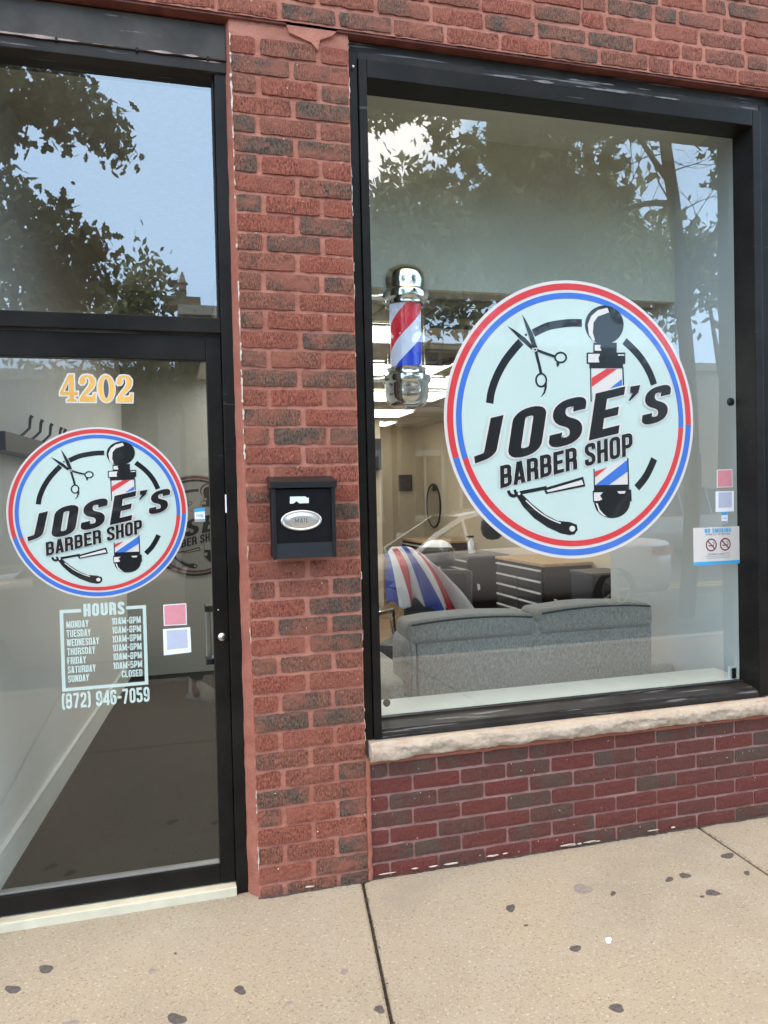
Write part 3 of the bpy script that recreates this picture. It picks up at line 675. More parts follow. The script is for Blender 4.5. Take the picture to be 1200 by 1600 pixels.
def caulk(name, parent, xa, xb, z, y, tmax, cover, seed, mat):
    b = MB(); q = random.Random(seed); x = xa
    while x < xb:
        L_ = q.uniform(.08, .42)
        if q.random() < cover:
            n = int(L_/.008); o = q.random()*40
            t = [max(.0006, tmax*(.45+.9*noise.noise(Vector((o, (x+L_*k/n)*16, 0)))))*min(1, k*.3, (n-k)*.3) for k in range(n+1)]
            b.flat([(x+L_*k/n, z+.5*t[k]*(1+.3*noise.noise(Vector((o, k*.7, 3))))) for k in range(n+1)]+[(x+L_*k/n, z-.35*t[k]) for k in range(n, -1, -1)], y, .002)
        x += L_+q.uniform(.01, .12)
    o = b.build(name, mat, parent); o['kind'] = 'stuff'; return o
M['caulk'] = pmat('old pinkish caulk', (.36, .27, .235), .85, var=.2, vscale=30, bump=.4)
M['scrape'] = pmat('scraped grey paint', (.16, .155, .15), .6, var=.35, vscale=40)
caulk('scraped_paint', win, 1.35, 2.66, 3.2585, .0165, .018, .75, 4, M['scrape'])
caulk('scraped_paint', win, 1.7, 2.68, 3.292, .0295, .010, .55, 9, M['scrape'])
# ------------------------------------------------------------ entrance
YD = .11
ent = thing('entrance_frame', 'black metal frame with worn grey header panel around the glass door', 'door frame', (-.25, .08, 0))
fj = MB(); fj.bbox(.224, .2695, .058, .20, GZ-.01, 3.172, .003); fj.bbox(-.735, -.690, .058, .20, GZ-.01, 3.172, .003)
fj.build('jamb', M['frame'], ent)
MB().bbox(-.735, .2700, .040, .19, 3.193, 3.325, .004).build('header_panel', M['panel'], ent)
MB().bbox(-.735, .2705, .048, .20, 3.150, 3.1915, .003).build('header_lip', M['frame_worn'], ent)
MB().bbox(-.689, .223, .062, .19, 2.166, 2.224, .003).build('transom_bar', M['frame'], ent)
caulk('caulk', ent, -.60, .21, 3.195, .0385, .013, .85, 6, M['caulk']); caulk('caulk', ent, -.2, .23, 3.186, .0465, .007, .5, 12, M['caulk'])
fs_ = MB(); fs_.bbox(.2150, .2235, .085, .17, 2.225, 3.149, .002); fs_.build('glass_stop', M['frame'], ent)
pane(-.689, .2155, 2.222, 3.152, YD, ent, 'glass_film')
MB().bbox(-.735, .2235, .045, .30, GZ-.01, .022, .004).build('threshold', M['threshold'], ent)
for px, py in ((88, 67), (214, 82), (325, 95)):
    x, z = P(px, py, .04); MB().box(x-.004, x+.004, .036, .046, 3.186, 3.200).build('clip', M['frame'], ent)
door = thing('glass_door', 'black framed glass entrance door left of the brick pillar', 'door', (-.23, .1, .02))
df = MB(); DZ1 = 2.160
df.bbox(.165, .2225, .085, .135, .027, DZ1, .003); df.bbox(-.688, -.630, .085, .135, .027, DZ1, .003)
df.bbox(-.6295, .1645, .086, .134, .028, .100, .003); df.bbox(-.6295, .1645, .086, .134, 2.064, DZ1-.001, .003)
df.build('frame', M['frame'], door)
gb = MB(); gb.bbox(-.6295, .1640, .094, .128, .1005, .1085, .002); gb.build('glazing_bead', M['alu'], door)
pane(-.631, .166, .102, 2.066, YD, door, 'glass_door')
lx, lz_ = P(347, 995, .085)
lk_ = MB().lathe([(0, -.010), (.007, -.010), (.007, -.008), (.013, -.008), (.016, -.004), (.017, 0)], (lx, .0845, lz_), 28, axis='y')
lk_.build('lock_cylinder', M['steel'], door)
MB().box(lx-.0015, lx+.0015, .0738, .0746, lz_-.005, lz_+.005).build('keyhole', M['black'], door)
x, z = P(341, 953, .085); MB().lathe([(0, -.003), (.003, -.002), (.0035, 0)], (x, .0845, z), 12, axis='y').build('screw', M['steel'], door)
xh, z1 = P(325, 950, .15); _, z0 = P(325, 1032, .15)
hd = MB().bbox(xh-.010, xh+.010, .165, .185, z0+.01, z1-.01, .003); ho = hd.build('pull_handle', M['steel'], door)
MB().bbox(xh-.014, xh+.016, .120, .190, z1-.012, z1+.012, .003).bbox(xh-.014, xh+.016, .120, .190, z0-.012, z0+.012, .003).build('handle_bracket', M['black'], ho)
x, z = P(353, 787, .058); MB().box(x-.003, x+.0025, .0565, .0585, z-.035, z+.035).build('strike_mark', M['paper'], ent)

# ------------------------------------------------------------ mailbox
mbx = thing('mailbox', 'black wall mailbox with an oval nameplate on the brick pillar', 'mailbox', (.5, -.05, 1.27))
X0, X1 = .383, .619
zt, zb = 1.592, 1.302
bd = MB(); yb, yf = -.004, -.085
bd.bbox(X0, X1, yb-.081, yb, zb, zt-.03, .004)
bd.build('body', M['mail'], mbx)
fp_ = MB(); ins = .012     # recessed front with raised side rims and a sloped foot
fp_.bbox(X0-.003, X0+ins, -.094, -.0855, zb-.004, zt-.028, .002); fp_.build('side_rim', M['mail_lid'], mbx); fp_ = MB(); fp_.bbox(X1-ins, X1+.003, -.094, -.0855, zb-.004, zt-.028, .002)
fp_.build('side_rim', M['mail_lid'], mbx)
fo = MB(); fo.add([(X0+ins, -.0858, zb+.055), (X1-ins, -.0858, zb+.055), (X1-ins, -.0935, zb-.002), (X0+ins, -.0935, zb-.002), (X0+ins, -.0858, zb-.002), (X1-ins, -.0858, zb-.002)], [(0, 3, 2, 1), (3, 4, 5, 2), (0, 4, 3), (1, 2, 5)])
fo.build('sloped_foot', M['mail_lid'], mbx)
ld = MB(); pr = [(-.002, zt+.022), (-.002, zt+.014), (-.098, zt-.004), (-.104, zt-.004), (-.104, zt-.026), (-.098, zt-.028), (-.098, zt-.012), (-.002, zt-.012)]
pr = [(-.002, zt+.018), (-.099, zt-.001), (-.104, zt-.005), (-.104, zt-.027), (-.002, zt-.027)]
n = len(pr); vs = [(xx, y, z) for xx in (X0-.008, X1+.008) for y, z in pr]
ld.add(vs, [(i, i+n, (i+1) % n+n, (i+1) % n) for i in range(n)] + [tuple(range(n)), tuple(range(n, 2*n))[::-1]])
ld.build('lid', M['mail_lid'], mbx)
cx, cz_ = P(471, 813, -.09); ov = MB()
def oval(rx, rz, k=40): return [(cx+rx*cos(2*pi*i/k), cz_+rz*sin(2*pi*i/k)) for i in range(k)]
def ovring(mb, specs):
    k = 40; rings = [[(cx+rx*cos(2*pi*i/k), y, cz_+rz*sin(2*pi*i/k)) for i in range(k)] for rx, rz, y in specs]
    vs = sum(rings, []); mb.add(vs, [(a*k+(i+1) % k, a*k+i, (a+1)*k+i, (a+1)*k+(i+1) % k)[::-1] for a in range(len(specs)-1) for i in range(k)] + [tuple((len(specs)-1)*k+i for i in range(k))], 0, True)
ovring(ov, [(.078, .039, -.0858), (.078, .039, -.092), (.075, .0365, -.0945), (.071, .033, -.0945), (.069, .031, -.0925), (.066, .029, -.0925), (.050, .019, -.0975), (.044, .016, -.0975)])
pl_ = ov.build('name_plate', M['plate'], mbx)
tx_ = MB(); text_line(tx_, 'MAIL', cx-.026, cx+.026, cz_-.0085, cz_+.0085, .15, -.0979, .16); tx_.build('lettering', M['plate_ink'], pl_)
st = MB(); c0 = [P(px, py, -.0862) for px, py in ((453, 776), (477, 775.5), (480, 778), (482.5, 777.5), (482.5, 786), (468, 786.5), (463, 783), (459, 786.5), (453, 787))]
st.flat(c0, -.0864, .0004); st.build('torn_sticker', M['paper'], mbx)

# ------------------------------------------------------------ round logo decals
BC = ((.3667+.7642)/2*3.138, CZ+.09995*3.138); BR = .6215
def c6(px, py):      # logo design point measured on the big decal -> unit disc
    x, z = P(680+px/2.857, 420+py/2.857, .138); return ((x-BC[0])/BR, (z-BC[1])/BR)
def logo(root, cx, cz, R, yg, mats, dim=False):
    mp_ = lambda p: (cx+R*p[0], cz+R*p[1]); C6 = lambda p: mp_(c6(*p))
    lay = lambda k: yg - .0007 - .0005*k
    def ring(mb, r0, r1, a0, a1, k, n=90, mi=0):
        mb.ribbon([(cos(rad(a0+(a1-a0)*i/n)), sin(rad(a0+(a1-a0)*i/n))) if False else ((r0+r1)/2*cos(rad(a0+(a1-a0)*i/n)), (r0+r1)/2*sin(rad(a0+(a1-a0)*i/n))) for i in range(n+1)], r1-r0, lay(k), mp_, mi=mi)
    disc = MB(); disc.flat([mp_((cos(2*pi*i/128), sin(2*pi*i/128))) for i in range(128)], lay(0)); disc.build('backing', mats['white'], root)
    face = MB(); face.flat([mp_((.862*cos(2*pi*i/128), .862*sin(2*pi*i/128))) for i in range(128)], lay(1)); face.build('face', mats['face'], root)
    A0, A1 = -2, 196
    b = MB(); ring(b, .932, .978, A0, A1, 2); ring(b, .870, .912, A1+1.5, A0+358.5, 2); b.build('red_ring', mats['red'], root)
    b = MB(); ring(b, .870, .912, A0-1.5, A1+1.5, 2); ring(b, .932, .978, A1, A0+360, 2); b.build('blue_ring', mats['blue'], root)
    def rib(mb, pts, wpx, k, mi=0, sm=4, closed=False):
        q = smooth_path(pts, sm) if sm else pts; mb.ribbon([c6(*p) for p in q], wpx/591., lay(k), mp_, closed, mi)
    for pts in (((243, 600), (252, 545), (275, 480), (310, 415), (350, 362), (383, 325)), ((438, 287), (500, 258), (560, 246), (610, 241), (655, 242)), ((845, 322), (890, 365), (930, 415), (960, 470), (977, 517)), ((978, 848), (960, 890), (935, 935), (900, 978))):
        b = MB(); rib(b, pts, 33, 2); b.build('ring_arc', mats['black'], root)
    def poly(mb, pts, k, mi=0): mb.flat([C6(p) for p in pts], lay(k), .0002, mi)
    def ell(c, rx, ry, n=40): return [(c[0]+rx*cos(2*pi*i/n), c[1]+ry*sin(2*pi*i/n)) for i in range(n)]
    b = MB()   # scissors
    poly(b, [(388, 203), (408, 236), (436, 290), (456, 352), (443, 366), (428, 330), (405, 262)], 4)
    poly(b, [(322, 255), (352, 272), (402, 308), (437, 346), (430, 360), (378, 314)], 3)
    poly(b, [(398, 292), (408, 288), (412, 297), (404, 301)], 2)
    rib(b, ((448, 362), (458, 405), (467, 440), (472, 465)), 13, 3)
    rib(b, [(473+23*cos(a*pi/12), 497+29*sin(a*pi/12)) for a in range(24)], 8, 3, sm=0, closed=True)
    poly(b, [(489, 512), (498, 500), (498, 530), (490, 555), (470, 575), (484, 550), (488, 530)], 4)
    rib(b, ((452, 362), (490, 377), (520, 387), (536, 393)), 11, 5)
    rib(b, [(560+25*cos(a*pi/12), 396+22*sin(a*pi/12)) for a in range(24)], 8, 3, sm=0, closed=True)
    poly(b, [(540, 418), (556, 418), (552, 432), (545, 440)], 4)
    sc = b.build('scissors', mats['black'], root)
    b = MB(); poly(b, ell((446, 361), 9, 9, 20), 6); b.build('pivot', mats['white'], sc); b = MB(); poly(b, ell((446, 361), 5, 5, 16), 7); b.build('screw', mats['black'], sc)
    # barber pole emblem
    pe = MB(); pl2 = MB()
    poly(pe, ell((755, 250), 86, 86, 56), 3); poly(pe, [(706, 330), (810, 330), (810, 376), (706, 376)], 4); poly(pe, [(676, 374), (848, 374), (848, 424), (676, 424)], 5)
    poly(pe, [(688, 423), (838, 423), (838, 444), (688, 444)], 4)
    rib(pe, ((693, 440), (696, 592)), 5, 3, sm=0); rib(pe, ((838, 440), (842, 562)), 6, 3, sm=0)
    rib(pl2, ((709, 893), (711, 990)), 5, 3, sm=0); rib(pl2, ((860, 845), (864, 985)), 6, 3, sm=0)
    poly(pl2, [(703, 990), (875, 985), (877, 1038), (705, 1042)], 4); poly(pl2, [(712, 966), (860, 963), (860, 992), (712, 995)], 3)
    poly(pl2, [(710, 1041)] + [(790+80*cos(pi-pi*i/24), 1040+73*sin(pi*i/24)) for i in range(25)] + [(870, 1038)], 3)
    po = pe.build('pole_emblem', mats['black'], root); po2 = pl2.build('pole_emblem', mats['black'], root)
    for par, k, pts in ((po, 6, [(768, 174), (725, 185), (695, 212), (680, 250), (686, 295), (705, 325), (712, 318), (703, 285), (706, 240), (725, 213), (775, 195)]),
        (po, 6, [(711, 340), (738, 340), (735, 352), (742, 366), (711, 366)]), (po, 6, [(682, 380), (735, 380), (728, 398), (732, 418), (682, 418)]), (po, 6, [(815, 382), (843, 382), (843, 388), (815, 388)]),
        (po, 3, [(699, 446), (833, 446), (835, 552), (700, 560)]), (po2, 2, [(714, 905), (858, 850), (859, 962), (714, 968)]),
        (po2, 6, [(708, 999), (748, 998), (735, 1012), (745, 1030), (730, 1036), (708, 1036)]), (po2, 6, [(812, 993), (850, 992), (845, 1003), (820, 1004)]), (po2, 6, [(716, 1046), (724, 1046), (734, 1075), (752, 1096), (768, 1106), (750, 1102), (730, 1085)])):
        wh = MB(); poly(wh, pts, k); wh.build('highlight', mats['white'], par)
    for par, mt, nm, pts in ((po, mats['red2'], 'red_stripe', [(699, 487), (765, 446), (813, 446), (699, 527)]), (po2, mats['red2'], 'red_stripe', [(713, 905), (768, 886), (713, 932)]),
        (po, mats['blue2'], 'blue_stripe', [(752, 556), (833, 492), (834, 552)]), (po2, mats['blue2'], 'blue_stripe', [(714, 966), (858, 852), (859, 905), (775, 965)])):
        b = MB(); poly(b, pts, 4); b.build(nm, mt, par)
    # razor
    b = MB()
    poly(b, [(362, 1012), (385, 1003), (435, 1052), (490, 1096), (545, 1125), (600, 1130), (632, 1142), (636, 1165), (622, 1185), (600, 1189), (560, 1181), (500, 1153), (440, 1112), (393, 1062)], 3)
    rib(b, ((326, 990), (335, 1008), (352, 1014), (372, 1003)), 14, 4); rib(b, ((355, 986), (360, 1000), (374, 1004)), 12, 5)
    rib(b, ((378, 1000), (430, 990), (498, 977)), 15, 4, sm=0); poly(b, [(484, 980), (660, 928), (670, 971), (494, 1005)], 5)
    rz = b.build('razor', mats['black'], root)
    b = MB(); poly(b, [(496, 989), (654, 942), (661, 963), (502, 997)], 6); rib(b, ((404, 1034), (460, 1084), (515, 1118), (560, 1136)), 6, 6); poly(b, ell((611, 1160), 13, 13, 20), 6); poly(b, ell((374, 1004), 6, 6, 14), 6)
    b.build('blade_face', mats['white'], rz)
    # shop name
    L = [('J', (172, 868), (150, -36), (38, -193), .47), ('O', (318, 857), (150, -36), (33, -222), .47), ('S', (500, 808), (146, -35), (33, -212), .47), ('E', (684, 767), (132, -32), (31, -210), .42), ('S', (916, 704), (113, -27), (26, -167), .47)]
    for nm, k, mt, grow in (('name_outline', 7, mats['white'], .065), ('shop_name', 9, mats['black'], 0)):
        b = MB(); q = 0
        for ch, o, xv, yv, wd in L:
            sx_ = (xv[0]/wd, xv[1]/wd)
            fn = lambda p: C6((o[0]+sx_[0]*p[0]+yv[0]*p[1], o[1]+sx_[1]*p[0]+yv[1]*p[1]))
            for s_ in ([rounded([(.205, 1), (.205, .115, .20), (.0, .075)], .2)] if ch == 'J' else glyph(ch, .178)[0]):
                if grow and math.hypot(s_[0][0]-s_[-1][0], s_[0][1]-s_[-1][1]) > 1e-4:   # extend the ends so the outline shows all round
                    s_ = list(s_); a, c = Vector(s_[0]), Vector(s_[1]); e = a+(a-c).normalized()*grow*.5; s_[0] = tuple(e)
                    a, c = Vector(s_[-1]), Vector(s_[-2]); s_[-1] = tuple(a+(a-c).normalized()*grow*.5)
                b.ribbon(s_, .178+grow, lay(k)-.00006*q, fn); q += 1
        ap = [(870, 526), (914, 519), (905, 553), (868, 590), (862, 588), (880, 556), (868, 552)]
        if grow:
            cc = Vector((886, 552)); ap = [tuple(cc+(Vector(p)-cc)*1.22) for p in ap]
        b.flat([C6(p) for p in ap], lay(k), .0002)
        b.build(nm, mt, root)
    for nm, k, mt, t in (('type_outline', 8, mats['white'], .24), ('shop_type', 10, mats['black'], .165)):
        b = MB(); x = 0
        for word, xa, xb in (('BARBER', 290, 632), ('SHOP', 667, 880)):
            wt = text_w(word, .165, .075); sxx = (xb-xa)/wt
            fn = lambda p: C6((xa+sxx*p[0]-2*p[1], 980-.256*(xa+sxx*p[0]-290)-99*p[1]))
            xx = 0; q = 0
            for ch in word:
                st, wd = glyph(ch, .165)
                for s_ in st: b.ribbon(s_, t, lay(k)-.00006*(q % 7), lambda p, xx=xx: fn((p[0]+xx, p[1]))); q += 1
                xx += wd+.075
        b.build(nm, mt, root)
MATS = dict(white=M['vinyl_white'], face=M['vinyl_face'], red=M['vinyl_red'], blue=M['vinyl_blue'], red2=M['vinyl_red'], blue2=M['vinyl_blue'], black=M['vinyl_black'])
big = thing('logo_decal', 'large round barber shop logo on the big window', 'window decal', (BC[0], YG-.001, BC[1]))
logo(big, BC[0], BC[1], BR, YG, MATS)
SR = .2050*(DIST+YD)/2; a = P(151, 668, YD-.001); b_ = P(151, 934, YD-.001); l_ = P(9, 805, YD-.001); r__ = P(294, 800, YD-.001)
SR = ((a[1]-b_[1]) + (r__[0]-l_[0]))/4
sml = thing('logo_decal', 'smaller round barber shop logo on the glass door', 'window decal', ((l_[0]+r__[0])/2, YD-.001, (a[1]+b_[1])/2))
logo(sml, (l_[0]+r__[0])/2, (a[1]+b_[1])/2, SR, YD, MATS)

# house number in serif figures
num = thing('house_number', 'gold house number 4202 near the top of the door glass', 'house number', (-.2, YD-.001, 1.98))
def serif(ch):   # polygons in a 0..1 box; list of (outer shape, is ribbon)
    if ch == '4': return [('p', [(.52, 1), (.78, 1), (.78, .36), (.98, .36), (.98, .24), (.78, .24), (.78, .10), (.90, .07), (.90, 0), (.38, 0), (.38, .07), (.52, .10), (.52, .24), (.02, .24), (.02, .36)]), ('h', [(.52, .78), (.52, .36), (.20, .36)])]
    if ch == '2': return [('p', [(.06, .70), (.10, .86), (.26, .98), (.50, 1.0), (.76, .97), (.92, .84), (.92, .68), (.80, .52), (.52, .34), (.30, .20), (.70, .20), (.80, .22), (.84, .32), (.95, .32), (.92, 0), (.05, 0), (.05, .13), (.30, .36), (.54, .55), (.64, .70), (.62, .84), (.50, .92), (.38, .90), (.36, .84), (.38, .74), (.30, .66), (.14, .64)])]
    return [('p', [(.5+.46*cos(2*pi*i/40), .5+.5*sin(2*pi*i/40)) for i in range(40)]), ('h', [(.5+.20*cos(2*pi*i/40), .5+.40*sin(2*pi*i/40)) for i in range(40)])]
nx0 = P(93, 627, YD); nx1 = P(209, 627, YD); nz1 = P(150, 586, YD)[1]; nz0 = nx0[1]-.001; dw = (nx1[0]-nx0[0])/4
lvls = (('number_outline', M['vinyl_white'], .0055, .0006), ('figures', M['vinyl_gold'], 0, .0012))
def grow_poly(pl, d):
    if not d: return pl
    n = len(pl); a = sum(pl[i][0]*pl[(i+1) % n][1]-pl[(i+1) % n][0]*pl[i][1] for i in range(n)); L_, R_ = offset(pl, 2*abs(d), True)
    return (R_ if (a > 0) == (d > 0) else L_)
for nm, mt, gr, dy in lvls:
    b = MB(); fx = .0015 if nm == 'number_edge' else 0
    for i, ch in enumerate('4202'):
        for kind, pl in serif(ch):
            q = [(nx0[0]+(i+.04)*dw+p[0]*dw*.95, nz0+(nz1-nz0)*p[1]) for p in pl]
            if kind == 'p':
                q = grow_poly(q, gr); b.flat([(x+fx, z-fx) for x, z in q], YD-.0008-dy-.00005*i, .0003)
    if nm == 'figures':
        b.build(nm, mt, num)
        for i, ch in enumerate('4202'):
            for kind, pl in serif(ch):
                if kind == 'h':
                    h = MB(); hh = MB()
                    q = [(nx0[0]+(i+.04)*dw+p[0]*dw*.95, nz0+(nz1-nz0)*p[1]) for p in pl]
                    h.flat(q, YD-.0026, .0003); hh.flat(grow_poly(q, -.0035), YD-.0032, .0003)
                    h.build('counter_outline', M['vinyl_white'], num); hh.build('counter', M['ink_dark'], num)
    else: b.build(nm, mt, num)

# opening hours
hx0, hz1 = P(93, 953, YD); hx1, hz0 = P(232, 1074, YD); hz0 = P(165, 1075, YD)[1]; hz1 = P(165, 949, YD)[1]
hrs = thing('hours_sign', 'white opening hours lettering in a thin frame on the door glass', 'sign', ((hx0+hx1)/2, YD-.001, hz0))
b = MB(); t = .0125; y = YD-.0008; hw = hx1-hx0
q = t/2; gx0, gx1 = hx0+hw*.245, hx1-hw*.235
b.ribbon([(gx0, hz1-q), (hx0+q, hz1-q), (hx0+q, hz0+q), (hx1-q, hz0+q), (hx1-q, hz1-q), (gx1, hz1-q)], t, y); b.build('border', M['vinyl_face'], hrs)
b = MB(); text_line(b, 'HOURS', gx0+.008, gx1-.006, hz1-.030, hz1+.018, .20, y, .10); b.build('heading', M['vinyl_face'], hrs)
rows = [('MONDAY', '10AM-6PM'), ('TUESDAY', '10AM-6PM'), ('WEDNESDAY', '10AM-6PM'), ('THURSDAY', '10AM-6PM'), ('FRIDAY', '10AM-6PM'), ('SATURDAY', '10AM-5PM'), ('SUNDAY', 'CLOSED')]
dl = MB(); tl = MB(); rh = (hz1-hz0-.068)/7; zt_ = hz1-.043
for i, (d_, h_) in enumerate(rows):
    z1 = zt_ - i*rh; z0 = z1-.0265; sc1 = .0228
    wd = text_w(d_, .17, .08); text_line(dl, d_, hx0+t+.009, hx0+t+.009+wd*sc1, z0, z1, .17, y, .08)
    wh_ = text_w(h_, .17, .08); text_line(tl, h_, hx1-t-.008-wh_*sc1*1.06, hx1-t-.008, z0+.002, z1+.002, .17, y, .08)
dl.build('day_lettering', M['vinyl_face'], hrs); tl.build('time_lettering', M['vinyl_face'], hrs)
px0, pz0 = P(97, 1108, YD); px1, _ = P(234, 1100, YD); pz1 = P(165, 1078.5, YD)[1]; pz0 = P(165, 1102, YD)[1]
phn = MB(); text_line(phn, '(872) 946-7059', px0, px1, pz0, pz1, .17, y, .09)
tag(phn.build('phone_number', M['vinyl_face'], None, ((px0+px1)/2, YD, pz0)), 'white phone number lettering below the opening hours on the door', 'lettering')

# small stickers (the codes printed on them are left out)
def sticker(name, label, cat, quad, yg, mat, inner=None, imat=None):
    pts = [P(px, py, yg) for px, py in quad]; cx = sum(p[0] for p in pts)/4; cz = sum(p[1] for p in pts)/4
    r = thing(name, label, cat, (cx, yg-.001, cz)); b = MB(); b.flat(pts, yg-.0008, .0006); b.build('card', mat, r)
    if inner:
        b = MB(); k0, k1, k2, k3 = inner
        def at(u, v): a = Vector(pts[0])*(1-u)+Vector(pts[1])*u; c = Vector(pts[3])*(1-u)+Vector(pts[2])*u; return tuple(a*(1-v)+c*v)
        b.flat([at(k0, k1), at(k2, k1), at(k2, k3), at(k0, k3)], yg-.0014, .0004); b.build('printed_field', imat, r)
    return r
sticker('square_sticker', 'pink and white square sticker on the door beside the opening hours', 'sticker', ((255, 945), (291, 942.5), (292, 976), (256, 978)), YD, M['paper'], (.04, .04, .96, .96), M['ink_pink'])
sticker('square_sticker', 'white sticker with pale lavender field on the door beside the opening hours', 'sticker', ((254.5, 983), (297, 980), (299, 1019), (256, 1024)), YD, M['paper'], (.13, .07, .88, .80), M['ink_lav'])
sticker('square_sticker', 'pink and white square sticker at the right edge of the window', 'sticker', ((1120, 734), (1144, 733), (1144.5, 761), (1120, 762)), YG, M['paper'], (.04, .04, .96, .96), M['ink_pink'])
sticker('square_sticker', 'white sticker with pale lavender field at the window edge above the smoking notice', 'sticker', ((1118, 768), (1146.5, 767), (1146.5, 799), (1118, 800)), YG, M['paper'], (.15, .05, .88, .80), M['ink_lav'])
def alarm(label, quad, yg):
    r = sticker('alarm_sticker', label, 'sticker', quad, yg, M['paper'], (0, 0, 1, .26), M['ink_blue'])
    pts = [P(px, py, yg) for px, py in quad]; x0, x1 = pts[0][0], pts[1][0]; z1 = (pts[0][1]+pts[1][1])/2; z0 = (pts[2][1]+pts[3][1])/2; h = z1-z0; w_ = x1-x0
    b = MB(); b.flat([(x0, z0), (x1, z0), (x1, z0+h*.2), (x0, z0+h*.2)], yg-.0014, .0004); b.build('dark_band', M['ink_grey'], r)
    b = MB(); tx = .004*h/.06
    u = w_*.62; bx = x0+w_*.19; bz = z0+h*.40; s = u/2.35     # lower-case r i n g
    t_ = s*.17
    def rb(p): b.ribbon([(bx+s*q[0], bz+s*q[1]) for q in rounded(p, .25)], t_, yg-.0014)
    rb([(.08, 0), (.08, .6)]); rb([(.08, .42), (.2, .56, .1), (.4, .56)]); rb([(.66, 0), (.66, .56)]); rb([(.95, 0), (.95, .6)]); rb([(.95, .4), (.95, .55, .2), (1.38, .55, .2), (1.38, 0)])
    rb([(2.15, .3), (2.15, .56, .2), (1.68, .56, .2), (1.68, .02, .2), (2.15, .02, .2), (2.15, .3)]); rb([(2.15, .58), (2.15, -.24, .2), (1.70, -.24)])
    b.build('lettering', M['ink_blue'], r); return r
alarm('small blue and white alarm sticker at the right edge of the door glass', ((303.5, 795), (320, 793), (320.5, 814.5), (304.5, 816)), YD)
alarm('small blue and white alarm sticker at the window edge under the lavender sticker', ((1127, 800.5), (1136.5, 800), (1137, 817), (1127.5, 818)), YG)
# no smoking notice
ns0, nt1 = P(1083, 825, YG), P(1156.5, 822, YG); nb0 = P(1083, 884, YG)
nx0_, nx1_, nz1_, nz0_ = ns0[0], nt1[0]-.002, ns0[1], nb0[1]
nsm = thing('no_smoking_sign', 'white and blue no smoking notice in the lower right of the window', 'sign', ((nx0_+nx1_)/2, YG-.001, nz0_))
b = MB(); b.flat([(nx0_, nz0_), (nx1_, nz0_), (nx1_, nz1_), (nx0_, nz1_)], YG-.0008); b.build('card', M['vinyl_white'], nsm)
b = MB(); b.flat([(nx0_, nz0_), (nx1_, nz0_), (nx1_, nz0_+.016), (nx0_, nz0_+.016)], YG-.0014); b.build('blue_edge', M['ink_blue'], nsm)
nw, nh = nx1_-nx0_, nz1_-nz0_
b = MB(); text_line(b, 'NO SMOKING', nx0_+nw*.24, nx0_+nw*.80, nz1_-nh*.145, nz1_-nh*.035, .18, YG-.0014, .10); b.build('heading', M['ink_blue'], nsm)
b = MB(); text_line(b, 'WITHIN 15 FT OF ENTRYWAY', nx0_+nw*.26, nx0_+nw*.79, nz1_-nh*.215, nz1_-nh*.165, .2, YG-.0014, .12); b.build('small_print', M['ink_grey'], nsm); b = MB()
text_line(b, 'INCLUDING E-CIGARETTES', nx0_+nw*.30, nx0_+nw*.76, nz0_+nh*.26, nz0_+nh*.305, .2, YG-.0014, .12)
b.flat([(nx0_+nw*.26, nz0_+nh*.215), (nx0_+nw*.78, nz0_+nh*.215), (nx0_+nw*.78, nz0_+nh*.228), (nx0_+nw*.26, nz0_+nh*.228)], YG-.0014); b.flat([(nx0_+nw*.28, nz0_+nh*.17), (nx0_+nw*.76, nz0_+nh*.17), (nx0_+nw*.76, nz0_+nh*.183), (nx0_+nw*.28, nz0_+nh*.183)], YG-.0014)
b.build('small_print', M['ink_grey'], nsm)
for u in (.375, .675):
    b = MB(); c = Vector((nx0_+nw*u, nz0_+nh*.53)); r = nh*.155
    b.ribbon([(c.x+r*cos(2*pi*i/40), c.y+r*sin(2*pi*i/40)) for i in range(40)], .0065, YG-.0014, closed=True)
    b.ribbon([(c.x-r*.7, c.y+r*.7), (c.x+r*.7, c.y-r*.7)], .006, YG-.0016); b.ribbon([(c.x-r*.6, c.y-r*.15), (c.x+r*.55, c.y-r*.1)], .005, YG-.0018)
    b.ribbon(smooth_path([(c.x+r*.5, c.y+r*.05), (c.x+r*.6, c.y+r*.25), (c.x+r*.35, c.y+r*.4), (c.x+r*.4, c.y+r*.6)], 4), .0028, YG-.0017)
    b.build('prohibition_symbol', M['ink_maroon'], nsm)

